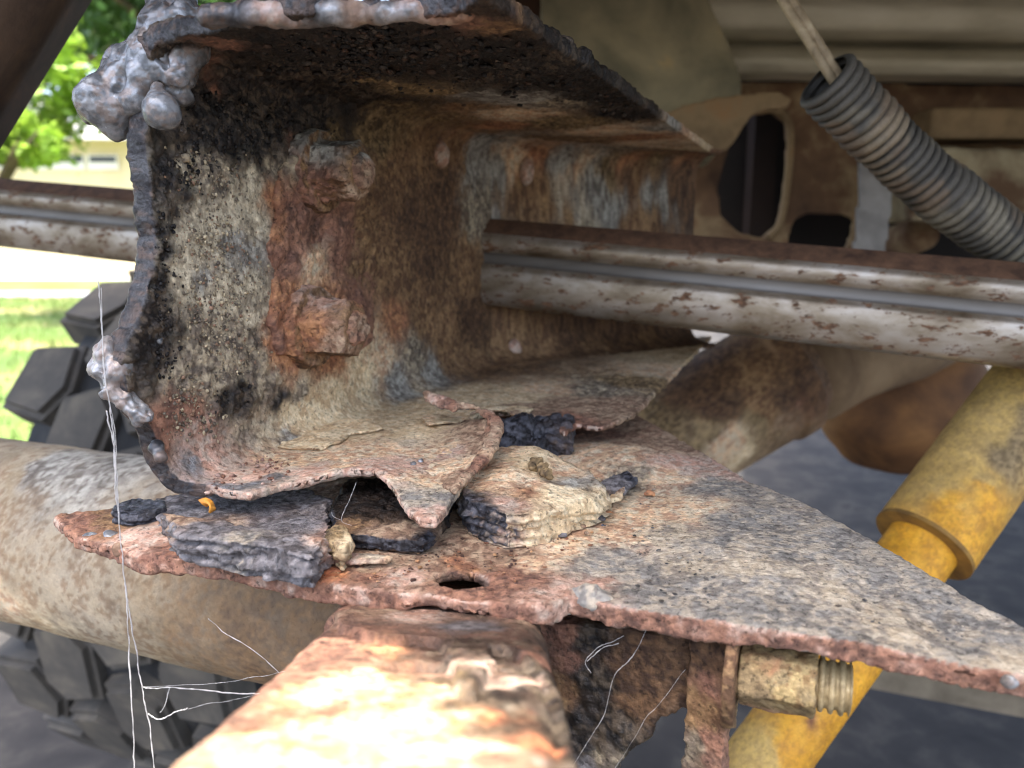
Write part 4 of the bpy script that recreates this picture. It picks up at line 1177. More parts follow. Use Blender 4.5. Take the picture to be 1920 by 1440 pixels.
# ================================================================== AXLE TUBE, LEFT
P0 = at(0, 984, 0.50)
V, F = tube(line(P0 - N * 0.22, P0 + N * 0.36, 260), 0.0541, 150)
V, F = voxel(V, F, 0.0021)
V += vnormals(V, F) * (0.0006 * fbm(V, 40.0, 3, 161))[:, None]
stp = []
for x, y, k, r in [(20, 860, 'axle', 60), (120, 880, 'grey', 60), (60, 930, 'axle', 60), (220, 900, 'grey', 50), (60, 1010, 'axle', 60), (40, 1080, 'sand', 40), (120, 1060, 'axle', 50), (170, 1100, 'pitted', 40), (240, 1080, 'grey', 40), (100, 1130, 'dust', 40),
                   (320, 1120, 'axle', 60), (400, 1110, 'moss', 50), (420, 1180, 'axle', 50), (500, 1130, 'brown', 50), (560, 1180, 'brown', 60), (520, 1220, 'mud', 40), (300, 1190, 'dust', 36), (620, 1150, 'deep', 60), (20, 990, 'orange', 30), (230, 1010, 'axle', 40)]:
    P = at(x, y, 0.445); stp.append((P, k, px_r(P, r)))
o = corrode("axle_tube", V, F, stp, None, STEEL_SMOOTH, amp=0.5, seed=163, warp=0.02, wscale=30.0, patch=0.8)
tag(o, "thick tan and brown steel tube crossing behind the plate at lower left", "axle tube")

# ================================================================== YELLOW SHOCK ABSORBER
def axline(px0, py0, d0, px1, py1, d1): return at(px0, py0, d0), at(px1, py1, d1)
sa, sb_ = axline(2000, 652, 0.60, 1731, 1021, 0.545)
sax = (sb_ - sa) / np.linalg.norm(sb_ - sa)
shock = empty("shock_absorber")
tag(shock, "yellow shock absorber with dusty upper sleeve standing behind the plate", "shock absorber")
V, F = tube(line(sa - sax * 0.13, sb_, 90), 0.0335, 90); V, F = voxel(V, F, 0.0018)
stp = [(at(x, y, d) , k, px_r(at(x, y, d), r)) for x, y, d, k, r in [(1900, 720, .55, 'ydust', 60), (1860, 780, .54, 'ydust', 50), (1900, 830, .53, 'mud', 40), (1800, 850, .53, 'ydust', 40), (1850, 900, .52, 'ydust', 40), (1860, 930, .52, 'yellow', 40), (1760, 900, .52, 'ydust', 50), (1790, 1000, .51, 'yellow', 50), (1740, 990, .51, 'yellow', 40), (1700, 960, .52, 'ydust', 30), (1790, 1040, .51, 'ydust', 24), (1950, 760, .53, 'mud', 50)]]
corrode("upper_sleeve", V, F, stp, shock, STEEL_SMOOTH, amp=0.6, seed=171, warp=0.012, wscale=30.0, patch=0.25)
V, F = tube(line(sb_ - sax * 0.03, sb_ + sax * 0.34, 120), 0.0235, 60); V, F = voxel(V, F, 0.0018)
stp = [(at(x, y, d), k, px_r(at(x, y, d), r)) for x, y, d, k, r in [(1690, 1040, .52, 'yellow', 60), (1620, 1200, .50, 'yellow', 60), (1560, 1290, .49, 'yellow', 50), (1500, 1340, .48, 'yellow', 40), (1540, 1360, .48, 'orange', 16), (1430, 1420, .47, 'ydust', 40), (1480, 1420, .47, 'yellow', 40)]]
corrode("lower_tube", V, F, stp, shock, STEEL_SMOOTH, amp=0.6, seed=173, warp=0.012, wscale=30.0, patch=0.25)
V, F = tube([sb_ - sax * 0.002, sb_ + sax * 0.001], 0.0338, 40)
link("sleeve_rim", np_mesh("sleeve_rim", V, F, False), shock, mottled("rim_dirt", [(0.3, (112, 84, 44)), (0.7, (160, 122, 56))], 80.0))

# ================================================================== AXLE HOUSING AND DIFFERENTIAL BEHIND THE PLATE
def obj_tube(name, pts, rad, mat, parent=None, seg=40, **k):
    V, F = tube(pts, rad, seg, **k)
    return link(name, np_mesh(name, V, F), parent, mat)
brown_cast = mottled("brown_cast_iron", [(0.3, (70, 50, 38)), (0.5, (112, 82, 58)), (0.62, (150, 122, 88)), (0.75, (122, 70, 48))], 9.0, 0.75, 0, 0.3, 0.002)
tan_cast = mottled("dusty_cast_iron", [(0.3, (96, 76, 56)), (0.55, (138, 116, 88)), (0.75, (156, 134, 104))], 12.0, 0.85, 0, 0.3, 0.002)
axl = empty("rear_axle")
tag(axl, "brown rusty axle housing with rounded differential seen under the bright bar", "axle")
e0, e1 = at(1110, 905, .80), at(1462, 706, .84)
ea = (e1 - e0) / np.linalg.norm(e1 - e0)
V, F = tube([e0 - ea * .08] + line(e0, e1 - ea * .02, 30) + [e1 - ea * .018, e1 + ea * .004, e1 + ea * .008, e1 + ea * .02], [.064] * 31 + [.068, .068, .060, .056], 64)
V, F = voxel(V, F, 0.003)
stp = [(at(x, y, .76), k, px_r(at(x, y, .76), r)) for x, y, k, r in [(1240, 800, 'moss', 60), (1300, 760, 'deep', 60), (1330, 860, 'sand', 40), (1300, 850, 'mud', 40), (1400, 700, 'brown', 60), (1420, 800, 'mud', 50), (1440, 760, 'brown', 40), (1400, 860, 'dust', 30), (1470, 820, 'plum', 40), (1500, 720, 'deep', 40), (1530, 780, 'rust', 30), (1350, 700, 'deep', 50)]]
corrode("axle_sleeve", V, F, stp, axl, STEEL_SMOOTH, amp=1.0, seed=183, warp=0.03, wscale=14.0, patch=0.8)
obj_tube("axle_arm", [e1 - ea * .02, at(1530, 702, .85), at(1590, 680, .87), at(1650, 668, .89), at(1705, 655, .91), at(1760, 630, .93)], [.054, .050, .044, .039, .037, .036], tan_cast, axl, 40)
V, F = ico(at(1690, 745, 1.02), 0.100, 4, (1.05, 1, 0.98))
V += 0.004 * fbm(V, 14.0, 3, 181)[:, None]
link("differential", np_mesh("differential", V, F), axl, mottled("differential_rust", [(0.3, (66, 44, 30)), (0.5, (120, 84, 50)), (0.65, (150, 108, 62)), (0.8, (112, 58, 34))], 11.0, 0.7, 0, 0.3, 0.003))
for (x, y, r) in [(1625, 700, 20), (1700, 690, 22), (1770, 780, 16)]:
    c = at(x, y, 0.94 if x < 1750 else 0.95)
    V, F = hexprism(c, -FWD, Z, px_r(c, r), px_r(c, r) * .9, -0.04, 0.012)
    link("cover_bolt", np_mesh("cover_bolt", V, F, False), axl, brown_cast)

# ================================================================== CORRUGATED CONDUIT AND WIRE
def smooth_path(P, k=12):
    P = [np.array(p) for p in P]; out = []
    for i in range(len(P) - 1):
        p0, p1, p2, p3 = P[max(i - 1, 0)], P[i], P[i + 1], P[min(i + 2, len(P) - 1)]
        for j in range(k):
            t = j / k
            out.append(0.5 * ((2 * p1) + (-p0 + p2) * t + (2 * p0 - 5 * p1 + 4 * p2 - p3) * t * t + (-p0 + 3 * p1 - 3 * p2 + p3) * t ** 3))
    out.append(P[-1]); return out
raw = smooth_path([at(1546, 146, .50), at(1640, 246, .515), at(1748, 344, .53), at(1880, 446, .545), at(2010, 530, .56), at(2120, 590, .57)], 110)
L = np.concatenate([[0], np.cumsum([np.linalg.norm(raw[i + 1] - raw[i]) for i in range(len(raw) - 1)])])
pitch = 0.0066
rad = [0.0186 + 0.0017 * (abs(math.sin(math.pi * (l + 0.0011 * math.sin(l * 83)) / pitch)) ** 0.55 * 2 - 1) + 0.0006 * math.sin(l * 60) + 0.0004 * math.sin(l * 171) for l in L]
raw = [p + Z * 0.0004 * math.sin(l * 47) for p, l in zip(raw, L)]
cond = empty("wiring_conduit")
tag(cond, "split corrugated dark grey plastic conduit running down to the right", "conduit")
V, F = tube(raw, rad, 44, cap=False)
k = len(V)
V2, F2 = tube(raw, [r - 0.0012 for r in rad], 44, cap=False)
F = F + [tuple(i + k for i in f[::-1]) for f in F2] + [(i, k + i, k + (i + 1) % 44, (i + 1) % 44) for i in range(44)]
V = np.vstack([V, V2])
V += np.column_stack([fbm(V, 60.0, 3, 191), fbm(V, 60.0, 3, 192), fbm(V, 60.0, 3, 193)]) * 0.0004
rd = np.concatenate([np.repeat(rad, 44), np.repeat(rad, 44) * 0 + min(rad)])
ridge = sstep(0.0172, 0.0203, rd + 0.0006 * fbm(V, 70.0, 4, 195))
dirt = sstep(-0.1, 0.5, fbm(V, 38.0, 4, 196)); tanp = sstep(0.35, 0.6, fbm(V, 26.0, 3, 197))
cv = lin((52, 50, 46)) * (1 - ridge[:, None]) + ridge[:, None] * (lin((84, 80, 72)) * (1 - dirt[:, None]) + lin((122, 115, 98)) * dirt[:, None])
cv = cv * (1 - 0.3 * (tanp * ridge)[:, None]) + 0.3 * (tanp * ridge)[:, None] * lin((150, 122, 90))
painted("sleeve", V, [tuple(f) for f in F], (cv, np.full(len(V), 0.6), np.zeros(len(V))), cond, STEEL_SMOOTH)
pts = smooth_path([at(1455, -40, .52), at(1480, 8, .515), at(1520, 70, .51), at(1556, 128, .508), at(1600, 196, .515)], 10)
wire = empty("cable")
tag(wire, "stiff tan twin cable entering the mouth of the corrugated conduit", "cable")
cab = mottled("tan_cable", [(0.3, (112, 96, 72)), (0.6, (164, 146, 116)), (0.75, (184, 170, 140))], 90.0, 0.7, 0, 0.3, 0.001)
sd_ = np.array([0.8, 0, 0.5])
for sgn in (-1, 1):
    obj_tube("core", [p + sd_ * 0.0026 * sgn for p in pts], 0.0030, cab, wire, 16)

# ================================================================== UNDERBODY BEHIND, UPPER RIGHT
def far_plate(name, outline, dep, thick, mat, parent=None, label=None, cat=None, holes=(), nrm=None, vox=0.004):
    nrm = -FWD if nrm is None else nrm
    p0 = at(outline[0][0], outline[0][1], dep)
    a, u, v = basis(nrm)
    def q(x, y): P = on_plane(x, y, p0, nrm); return (float(np.dot(P - p0, v)), float(np.dot(P - p0, u)))
    V, F = plate([q(*p) for p in outline], [np.array([q(*p) for p in h]) for h in holes], -thick, 0, vox)
    V = p0 + v * V[:, :1] + u * V[:, 1:2] + a * V[:, 2:3]
    V += vnormals(V, F) * (0.0012 * fbm(V, 25.0, 3, 201))[:, None]
    o = link(name, np_mesh(name, V, F), parent, mat)
    if parent is None: tag(o, label, cat)
    return o
olive = mottled("olive_dust_paint", [(0.3, (100, 96, 76)), (0.5, (134, 126, 100)), (0.66, (156, 145, 114)), (0.74, (178, 156, 112))], 13.0, 0.85, 0, 0.2, 0.002)
palebody = mottled("dusty_underbody", [(0.3, (146, 137, 114)), (0.55, (192, 184, 160)), (0.75, (212, 205, 184))], 8.0, 0.85, 0, 0.2, 0.002, stretch=(0.5, 1, 2))
rustpan = mottled("rusty_underbody", [(0.3, (72, 52, 38)), (0.5, (108, 82, 59)), (0.62, (146, 124, 92)), (0.75, (118, 76, 52))], 12.0, 0.85, 0, 0.3, 0.002)
tanrust = mottled("tan_underbody", [(0.3, (104, 86, 62)), (0.55, (140, 118, 86)), (0.75, (150, 112, 74))], 14.0, 0.85, 0, 0.3, 0.002)
far_plate("tank_plate", [(1016, -80), (1318, -80), (1330, 0), (1368, 80), (1392, 150), (1390, 230), (1330, 300), (1016, 300)], 0.95, 0.03, olive, None, "mottled olive grey plate above the tip of the rail flange", "steel plate")
far_plate("hanger_post", [(870, -80), (1030, -80), (1028, 160), (870, 160)], 1.0, 0.03, mottled("dark_rust_post", [(0.3, (40, 26, 18)), (0.7, (86, 56, 38))], 14.0), None, "dark brown post at the top edge behind the rail flange", "post")
# pressed sill with ridges, running sideways
sill_prof = [(1.02, -90), (0.98, -20), (0.965, 15), (0.975, 45), (1.01, 66), (1.05, 78), (1.045, 86), (1.0, 96), (0.985, 112), (1.0, 130), (1.06, 140), (1.10, 146)]
sp2 = []
for i in range(len(sill_prof) - 1):
    for j in range(4):
        f = j / 4; sp2.append((sill_prof[i][0] * (1 - f) + sill_prof[i + 1][0] * f, sill_prof[i][1] * (1 - f) + sill_prof[i + 1][1] * f))
sp2.append(sill_prof[-1])
V, F = [], []
xs = np.linspace(1300, 2100, 40)
for i, x in enumerate(xs):
    for (d_, y_) in sp2:
        P = at(1600, y_ + 0.012 * (x - 1300), d_); P = P + RIGHT * (x - 1600) * 1.0 / FPX
        V.append(P)
n_ = len(sp2)
for i in range(len(xs) - 1):
    for j in range(n_ - 1):
        F.append((i * n_ + j, (i + 1) * n_ + j, (i + 1) * n_ + j + 1, i * n_ + j + 1))
me = np_mesh("body_sill", np.array(V), F)
o = link("body_sill", me, None, palebody)
md = o.modifiers.new("thick", 'SOLIDIFY'); md.thickness = 0.003; md.offset = -1.0
tag(o, "pale dusty ridged body sill across the upper right corner", "body panel")

slot = [(1362, 300), (1380, 240), (1404, 212), (1450, 208), (1474, 226), (1478, 270), (1470, 360), (1458, 420), (1430, 446), (1386, 436), (1352, 404), (1346, 350)]
cav2 = [(1478, 452), (1492, 410), (1520, 398), (1580, 400), (1602, 410), (1594, 452), (1570, 500), (1480, 500)]
cav3 = [(1664, 408), (1720, 404), (1800, 408), (1850, 420), (1860, 520), (1664, 520)]
brk = empty("frame_bracket")
tag(brk, "rusty frame bracket with tall rounded slot and dark openings behind the bright bar", "bracket")
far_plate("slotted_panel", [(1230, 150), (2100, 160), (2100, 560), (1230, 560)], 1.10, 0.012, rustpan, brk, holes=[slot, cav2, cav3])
# rolled rim of the slot
rim = [at(x, y, 1.095) for x, y in [(1404, 210), (1450, 205), (1476, 224), (1482, 270), (1474, 360), (1462, 420), (1440, 446)]]
obj_tube("slot_rim", smooth_path(rim, 6), 0.0055, tanrust, brk, 12)
# recess walls behind the openings, coloured near black to paint in their shade
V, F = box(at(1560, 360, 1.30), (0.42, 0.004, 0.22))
link("recess_back", np_mesh("recess_back", V, F, False), brk, mottled("recess_shade", [(0.3, (14, 11, 10)), (0.7, (30, 22, 18))], 10.0))
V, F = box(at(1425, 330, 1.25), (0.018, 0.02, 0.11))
link("recess_post", np_mesh("recess_post", V, F, False), brk, mottled("shaded_post_rust", [(0.3, (22, 16, 14)), (0.7, (48, 34, 27))], 10.0))
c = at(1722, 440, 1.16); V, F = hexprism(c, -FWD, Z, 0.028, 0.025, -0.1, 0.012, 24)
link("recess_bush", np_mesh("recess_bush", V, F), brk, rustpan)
far_plate("curved_lug", [(1236, 216), (1280, 196), (1340, 182), (1420, 172), (1462, 172), (1484, 186), (1478, 200), (1440, 204), (1412, 214), (1396, 236), (1380, 262), (1364, 280), (1340, 288), (1316, 292), (1280, 262), (1250, 240)], 0.92, 0.010, tanrust, None, "tan curved lug just right of the rail flange's tip", "lug", vox=0.003)
V, F = box(at(1900, 236, 1.06), (0.125, 0.03, 0.020)); V, F = voxel(V, F, 0.004)
o = link("ledge_bar", np_mesh("ledge_bar", V, F), None, tanrust); tag(o, "narrow beige ledge bar behind the corrugated conduit", "bar")
V, F = box(at(1880, 352, 1.04), (0.135, 0.04, 0.046)); V, F = voxel(V, F, 0.005); V += vnormals(V, F) * (0.005 * fbm(V, 22.0, 3, 207))[:, None]
o = link("mount_block", np_mesh("mount_block", V, F), None, mottled("block_dust", [(0.35, (92, 70, 50)), (0.55, (148, 136, 108)), (0.75, (172, 162, 132))], 14.0, 0.9)); tag(o, "lumpy pale mounting block at the right edge behind the conduit", "block")
o = far_plate("steel_strip", [(1612, 300), (1664, 312), (1676, 380), (1668, 430), (1656, 520), (1592, 520), (1604, 420)], 1.0, 0.004, mottled("grey_strip", [(0.35, (112, 108, 104)), (0.7, (158, 154, 148))], 18.0, 0.5, 0.3), None, "narrow grey metal strip standing behind the bright bar", "strip")
# left upper corner bar
obj = obj_tube("corner_bar", line(at(150, -236, .42), at(-200, 330, .42), 24), 0.0265, mottled("dark_corner_rust", [(0.3, (40, 28, 20)), (0.55, (74, 56, 40)), (0.72, (104, 72, 44))], 26.0, 0.85, 0, 0.5, 0.003), None, prof=[(1, 1), (-1, 1), (-1, -1), (1, -1)])
tag(obj, "dark brown diagonal bar cutting off the upper left corner", "bar")
# low bar at right
V, F = tube(line(at(1380, 1190, .95), at(2150, 1330, .85), 6), 0.024, prof=[(1, 1), (-1, 1), (-1, -1), (1, -1)])
o = link("lower_bar", np_mesh("lower_bar", V, F, False), None, mottled("grey_brown_bar", [(0.3, (84, 76, 62)), (0.7, (128, 118, 100))], 20.0, 0.8)); tag(o, "grey-brown bar in shadow below the plate's right end", "bar")

# ================================================================== TYRE
rubber = mottled("tyre_rubber", [(0.3, (26, 27, 28)), (0.6, (44, 45, 46)), (0.75, (70, 66, 58))], 26.0, 0.8, 0, 0.3, 0.002)
treadm = mottled("dusty_tread", [(0.3, (50, 50, 50)), (0.55, (82, 78, 71)), (0.72, (108, 101, 88))], 14.0, 0.85, 0, 0.2, 0.002)
TR_, TW = 0.40, 0.34
tyre = empty("tyre")
tag(tyre, "chunky mud tyre with hexagonal tread blocks behind the tan tube", "tyre")
TC = np.array([-0.345, 1.20, TR_ + 0.002])
tyre.location = TC
tyre.rotation_euler = (0, 0, math.atan2(N[1], N[0]))         # local x along the axle
profile = [(-TW / 2 + .02, .20), (-TW / 2 - .01, .25), (-TW / 2 - .015, .31), (-TW / 2, .355), (-TW / 2 + .025, .375), (0, .382), (TW / 2 - .025, .375), (TW / 2, .355), (TW / 2 + .015, .31), (TW / 2 + .01, .25), (TW / 2 - .02, .20)]
V, F = [], []
SEG = 72
for i in range(SEG):
    a = 2 * math.pi * i / SEG
    for (x, r) in profile: V.append((x, r * math.cos(a), r * math.sin(a)))
n_ = len(profile)
for i in range(SEG):
    for j in range(n_):
        F.append((i * n_ + j, ((i + 1) % SEG) * n_ + j, ((i + 1) % SEG) * n_ + (j + 1) % n_, i * n_ + (j + 1) % n_))
link("carcass", np_mesh("carcass", np.array(V), F), tyre, rubber)
def block_mesh(name, outline, r0, r1):
    V, F = prism(outline, [], r0, r1)
    bm = bmesh.new(); vs_ = [bm.verts.new(tuple(map(float, v))) for v in V]
    for f in F: bm.faces.new([vs_[i] for i in f])
    bmesh.ops.recalc_face_normals(bm, faces=bm.faces)
    bmesh.ops.bevel(bm, geom=[e for e in bm.edges if abs(e.verts[0].co.z - e.verts[1].co.z) < 1e-6 and e.verts[0].co.z > r0 + 1e-4 and len(e.link_faces) == 2 and e.calc_face_angle(0) > 0.5], offset=0.008, segments=2, affect='EDGES')
    me = bpy.data.meshes.new(name); bm.to_mesh(me); bm.free(); me.materials.append(treadm); return me
NB = 18
hexo = [(-.046, -.040), (-.012, -.064), (.040, -.048), (.047, .030), (.016, .062), (-.043, .042)]
shl = [(-.050, -.046), (.026, -.058), (.048, -.014), (.030, .050), (-.050, .042)]
mC, mS = block_mesh("tread_block", hexo, 0.374, 0.400), block_mesh("tread_block", shl, 0.350, 0.396)
for i in range(NB):
    for (x, me, off, flip) in [(-.046, mC, 0, 0), (.046, mC, .5, math.pi), (-.138, mS, .5, 0), (.138, mS, 0, math.pi)]:
        a = 2 * math.pi * (i + off) / NB
        o = link("tread_block", me, tyre)
        # local z of the block points outward, y runs round the tyre
        rot = Matrix.Rotation(a, 4, 'X')
        o.matrix_local = rot @ Matrix.Translation((x, 0, 0)) @ Matrix.Rotation(flip, 4, 'Z')

# ================================================================== UNSEEN DECK ADDED OVERHEAD (keeps the sun off; its edge lets sun reach the beam)
ratio = math.cos(SUN_EL) / math.sin(SUN_EL)
z_blocker = H + 0.33
t_blocker = -0.222 - (z_blocker - (H - 0.110)) * ratio
def f2(s, t): P = frame(s, t, 0); return (P[0], P[1])
V, F = prism([f2(-1.2, t_blocker), f2(1.9, t_blocker), f2(1.9, 3.2), f2(0.05, 3.2), f2(0.05, 0.75), f2(-0.30, 0.6), f2(-0.45, 0.34), f2(-1.2, 0.34)], [], z_blocker, z_blocker + 0.05)
o = link("sun_blocker", np_mesh("sun_blocker", V, F, False), None, mottled("blocker_underside", [(0.3, (92, 80, 62)), (0.7, (150, 136, 110))], 5.0, 0.9))
o["kind"] = "structure"

# ================================================================== GROUND, LAWN, TREES, BUILDING
def sheet(name, x0, x1, y0, y1, z, mat):
    V = np.array([(x0, y0, z), (x1, y0, z), (x1, y1, z), (x0, y1, z)])
    o = link(name, np_mesh(name, V, [(0, 1, 2, 3)], False), None, mat); o["kind"] = "structure"; return o
sheet("ground", -120, 120, -60, 160, 0.0, mottled("asphalt_ground", [(0.3, (36, 35, 34)), (0.5, (50, 48, 46)), (0.60, (66, 63, 58)), (0.66, (40, 38, 36)), (0.75, (56, 53, 49))], 9.0, 0.95, 0, 0.2, 0.01))
sheet("lawn", -60, -1.1, 2.6, 14.2, 0.004, mottled("lawn_grass", [(0.3, (60, 84, 34)), (0.5, (86, 108, 48)), (0.62, (128, 122, 78)), (0.75, (104, 98, 62))], 1.1, 0.95, 0, 0.3, 0.02))
sheet("path", -60, -1.1, 10.4, 11.4, 0.008, mottled("path_concrete", [(0.3, (130, 134, 140)), (0.7, (158, 160, 164))], 2.0, 0.9))
sheet("road", -60, 1.0, 14.2, 36, 0.012, mottled("pale_concrete", [(0.3, (196, 192, 184)), (0.7, (222, 218, 210))], 1.0, 0.9))
# grass blades
gv, gf = [], []
for i in range(14000):
    x = random.uniform(-9, -1.3); y = random.uniform(2.7, 10.2)
    if x < -y * 0.75 - 0.4: continue
    h = random.uniform(.03, .09); a = random.uniform(0, 6.28); w = .006; k = len(gv)
    gv += [(x - w * math.cos(a), y - w * math.sin(a), .004), (x + w * math.cos(a), y + w * math.sin(a), .004), (x + random.gauss(0, .02), y + random.gauss(0, .02), h)]
    gf.append((k, k + 1, k + 2))
o = link("grass", np_mesh("grass", np.array(gv), gf, False), None, mottled("grass_blade", [(0.3, (56, 84, 30)), (0.55, (96, 118, 50)), (0.75, (140, 132, 84))], 2.0, 0.8)); o["kind"] = "stuff"
o["label"] = "short green and straw coloured lawn grass behind the tyre"

bark = mottled("bark", [(0.3, (60, 48, 38)), (0.7, (108, 92, 74))], 6.0, 0.9)
def leafmat(name, c):
    m, nt, b = _mat(name)
    tcn = nt.nodes.new("ShaderNodeTexCoord"); nz_ = nt.nodes.new("ShaderNodeTexNoise"); nz_.inputs["Scale"].default_value = 1.4; nz_.inputs["Detail"].default_value = 5
    nt.links.new(tcn.outputs["Object"], nz_.inputs["Vector"])
    cr = nt.nodes.new("ShaderNodeValToRGB"); cr.color_ramp.elements[0].position = .35; cr.color_ramp.elements[1].position = .65
    cr.color_ramp.elements[0].color = (*(lin(c) * .55), 1); cr.color_ramp.elements[1].color = (*np.minimum(lin(c) * 1.35, 1), 1)
    nt.links.new(nz_.outputs[0], cr.inputs[0]); nt.links.new(cr.outputs[0], b.inputs["Base Color"])
    b.inputs["Roughness"].default_value = .5
    tr = nt.nodes.new("ShaderNodeBsdfTranslucent"); nt.links.new(cr.outputs[0], tr.inputs[0])
    mx = nt.nodes.new("ShaderNodeMixShader"); mx.inputs[0].default_value = .35
    out = [n for n in nt.nodes if n.type == 'OUTPUT_MATERIAL'][0]
    nt.links.new(b.outputs[0], mx.inputs[1]); nt.links.new(tr.outputs[0], mx.inputs[2]); nt.links.new(mx.outputs[0], out.inputs[0])
    return m
def tree(name, base, height, cr_c, cr_r, nleaf, size, mat, label, seed):
    R = random.Random(seed)
    t = empty(name); tag(t, label, "tree")
    b = np.array([base[0], base[1], 0.0]); c = np.array(cr_c)
    parts = [tube([b, b * .6 + c * .4 + np.array([.1, 0, 0]), c], [height * .045, height * .03, height * .012], 10)]
    for i in range(7):
        q = c + np.array([R.uniform(-.7, .7) * cr_r[0], R.uniform(-.7, .7) * cr_r[1], R.uniform(-.6, .7) * cr_r[2]])
        parts.append(tube([b * .45 + c * .55, (b * .2 + c * .8 + q) / 2, q], [height * .018, height * .012, height * .005], 7))
    V, F = join(parts)
    link("trunk", np_mesh("trunk", V, F), t, bark)
    cl = []
    for i in range(46):
        while True:
            d = np.array([R.uniform(-1, 1) for _ in range(3)])
            if np.linalg.norm(d) <= 1: break
        cl.append((c + d * np.array(cr_r), R.uniform(.16, .34) * min(cr_r)))
    g = np.random.default_rng(seed)
    ctr = np.array([q[0] for q in cl]); rad = np.array([q[1] for q in cl])
    idx = g.integers(0, len(cl), nleaf)
    P = ctr[idx] + g.normal(0, 1, (nleaf, 3)) * rad[idx][:, None] * .62
    a = g.normal(0, 1, (nleaf, 3)); a /= np.linalg.norm(a, axis=1, keepdims=True)
    bb = np.cross(a, g.normal(0, 1, (nleaf, 3))); bb /= np.linalg.norm(bb, axis=1, keepdims=True)
    s = size * g.uniform(.6, 1.3, (nleaf, 1))
    V = np.stack([P - a * s, P + bb * s * .5, P + a * s, P - bb * s * .5], 1).reshape(-1, 3)
    F = np.arange(nleaf * 4).reshape(-1, 4)
    link("crown", np_mesh("crown", V, F, False), t, mat)
def atd(px, py, y): P = at(px, py, 1.0) - EYE; return EYE + P * (y / P[1])
c = atd(270, 60, 9.0); tree("shade_tree", (c[0] + 2.2, 9.0), 5.0, c + np.array([0, 0, .5]), (1.4, 1.4, 1.25), 9000, .07, leafmat("dark_leaves", (66, 98, 42)), "dense dark green tree at the top, left of the slag", 5)
c = atd(30, 120, 7.6); tree("young_tree", (c[0] - 1.2, 7.6), 3.5, c, (.6, .7, .8), 3600, .06, leafmat("bright_leaves", (132, 164, 52)), "bright yellow-green leafy tree at the far left", 6)
c = atd(40, 262, 7.0); tree("young_tree", (c[0] - 1.0, 7.0), 2.0, c, (.34, .4, .2), 1500, .05, leafmat("bright_shrub_leaves", (142, 172, 60)), "low bright green shrub below the yellow-green tree at far left", 8)
c = atd(150, -60, 16.0); tree("shade_tree", (c[0] + 3.4, 16.0), 8.0, c, (4.2, 2.0, 2.4), 9000, .13, leafmat("back_leaves", (84, 122, 48)), "large pale green tree behind the building's roof", 9)
# building
bl = empty("house")
tag(bl, "low cream house with pale roof and small dark windows at far left", "house")
yb = 15.0
def bx(name, px0, px1, py0, py1, y0, y1, mat, parent=bl):
    a = atd(px0, py1, y0); b_ = atd(px1, py0, y0)
    V, F = box(((a[0] + b_[0]) / 2, (y0 + y1) / 2, (a[2] + b_[2]) / 2), (abs(b_[0] - a[0]) / 2, (y1 - y0) / 2, abs(b_[2] - a[2]) / 2))
    return link(name, np_mesh(name, V, F, False), parent, mat)
cream = mottled("cream_wall", [(0.3, (196, 182, 144)), (0.7, (214, 202, 168))], 1.0, 0.9)
white = mottled("pale_trim", [(0.3, (206, 204, 196)), (0.7, (226, 224, 218))], 1.0, 0.8)
a = atd(-260, 262, yb); b_ = atd(430, 262, yb)
V, F = box(((a[0] + b_[0]) / 2, yb + 2.5, a[2] / 2), (abs(b_[0] - a[0]) / 2, 2.5, a[2] / 2))
link("wall", np_mesh("wall", V, F, False), bl, cream)
rx0, rx1, rz = a[0] - .4, b_[0] + .4, a[2]
V = np.array([(rx0, yb - .5, rz - .05), (rx1, yb - .5, rz - .05), (rx1, yb + 2.5, rz + 1.0), (rx0, yb + 2.5, rz + 1.0), (rx0, yb + 5.5, rz - .05), (rx1, yb + 5.5, rz - .05),
              (rx0, yb - .5, rz + .06), (rx1, yb - .5, rz + .06), (rx1, yb + 2.5, rz + 1.12), (rx0, yb + 2.5, rz + 1.12), (rx0, yb + 5.5, rz + .06), (rx1, yb + 5.5, rz + .06)])
F = [(0, 1, 2, 3), (3, 2, 5, 4), (6, 9, 8, 7), (9, 10, 11, 8), (0, 6, 7, 1), (4, 5, 11, 10), (0, 3, 9, 6), (3, 4, 10, 9), (1, 7, 8, 2), (2, 8, 11, 5)]
link("roof", np_mesh("roof", V, F, False), bl, white)
glass = mottled("dark_window_glass", [(0.3, (40, 46, 52)), (0.7, (62, 68, 74))], 2.0, 0.1)
for (x0, x1) in [(62, 100), (110, 154), (168, 216), (-20, 24)]:
    w = bx("window", x0 - 3, x1 + 3, 290, 318, yb - .05, yb - .004, white)
    bx("pane", x0, x1, 293, 304, yb - .06, yb - .052, glass, w)

# ================================================================== SPIDER SILK
silk, nt, b = _mat("silk")
b.inputs["Base Color"].default_value = (.5, .5, .5, 1); b.inputs["Roughness"].default_value = .35
try: b.inputs["Transmission Weight"].default_value = .35
except Exception: pass
def web(name, label, strands, seed):
    t = empty(name); tag(t, label, "cobweb")
    R = random.Random(seed)
    for (pts, r, dep) in strands:
        P = [at(x, y, dep) if not isinstance(dep, (list, tuple)) else at(x, y, dep[i]) for i, (x, y) in enumerate(pts)]
        P = smooth_path(P, 14) if len(P) > 2 else line(P[0], P[1], 12)
        P = [p + np.array([R.gauss(0, r * .25), 0, R.gauss(0, r * .25)]) for p in P]
        A_ = np.array(P); w_ = np.sin(np.linspace(0, math.pi, len(A_)))[:, None]
        A_ = A_ + w_ * 0.0016 * np.column_stack([fbm(A_, 45.0, 3, seed * 7 + k_) for k_ in range(3)])
        P = list(A_)
        V, F = tube(P, [r * R.uniform(.3, .95) for _ in P], 6)
        link("strand", np_mesh("strand", V, F), t, silk)
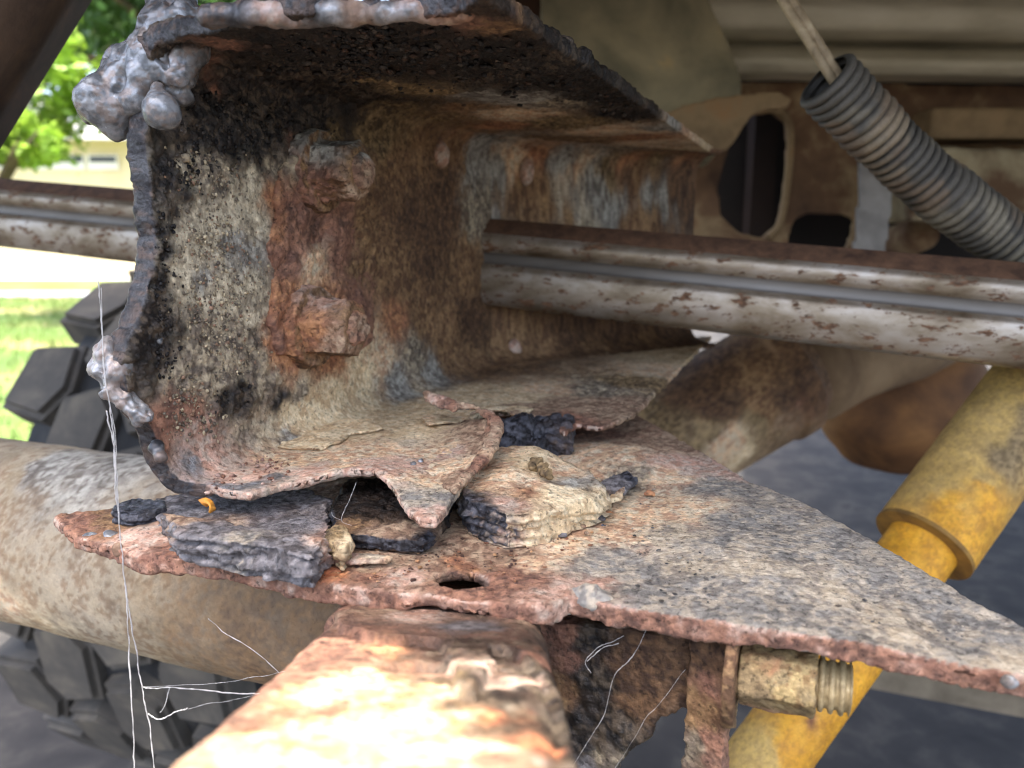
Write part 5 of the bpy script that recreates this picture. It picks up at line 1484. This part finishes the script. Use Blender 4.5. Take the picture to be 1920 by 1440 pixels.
web("cobweb", "long pale spider silk strands hanging down the left side", [
    ([(184, 520), (190, 600), (194, 680), (205, 800), (214, 880), (222, 960)], .0003, .268), ([(190, 540), (196, 700), (212, 830), (224, 965)], .0002, .267),
    ([(222, 960), (232, 1060), (240, 1150), (246, 1300), (252, 1450)], .00032, .266), ([(200, 770), (214, 880), (221, 950)], .0003, .262),
    ([(238, 1120), (262, 1240), (274, 1330), (290, 1450)], .0003, .27), ([(268, 1288), (318, 1290), (420, 1298), (492, 1300)], .0003, .27), ([(278, 1338), (300, 1346), (340, 1334), (352, 1328)], .0003, .27),
    ([(352, 1330), (420, 1314), (490, 1298)], .00012, .27), ([(318, 1290), (308, 1318), (300, 1336)], .0002, .27), ([(390, 1160), (450, 1205), (524, 1262)], .00022, .29), ([(270, 1288), (430, 1278), (530, 1262), (552, 1238)], .00012, .28)], 1)
web("cobweb", "thin curly silk threads in front of the black bracket wall", [
    ([(1212, 1180), (1190, 1230), (1150, 1275), (1130, 1340), (1100, 1390), (1070, 1445)], .00017, .262), ([(1170, 1192), (1140, 1210), (1112, 1226), (1096, 1244), (1108, 1262)], .0002, .268),
    ([(1160, 1206), (1130, 1222), (1100, 1240)], .00022, .268), ([(1286, 1255), (1220, 1350), (1150, 1445)], .0001, .265)], 2)
web("cobweb", "tiny silk threads inside the dark gap under the flange lip", [([(668, 905), (655, 945), (640, 975)], .00013, .285), ([(640, 975), (622, 960)], .0001, .285), ([(640, 975), (660, 985)], .0001, .285)], 3)
# a dry leaf scrap caught under the flange
V, F = loft([[at(372, 938, .296), at(385, 934, .294), at(398, 940, .293), at(402, 952, .294)], [at(378, 944, .293), at(388, 942, .291), at(394, 950, .29), at(392, 962, .292)], [at(388, 950, .295), at(396, 946, .294), at(404, 954, .293), at(398, 958, .294)]], .0008, .0003, 6)
o = link("leaf_scrap", np_mesh("leaf_scrap", V, F), None, mottled("dry_leaf", [(0.3, (150, 92, 30)), (0.7, (214, 150, 60))], 200.0, 0.6)); tag(o, "scrap of orange dry leaf caught under the flange's left lip", "leaf")
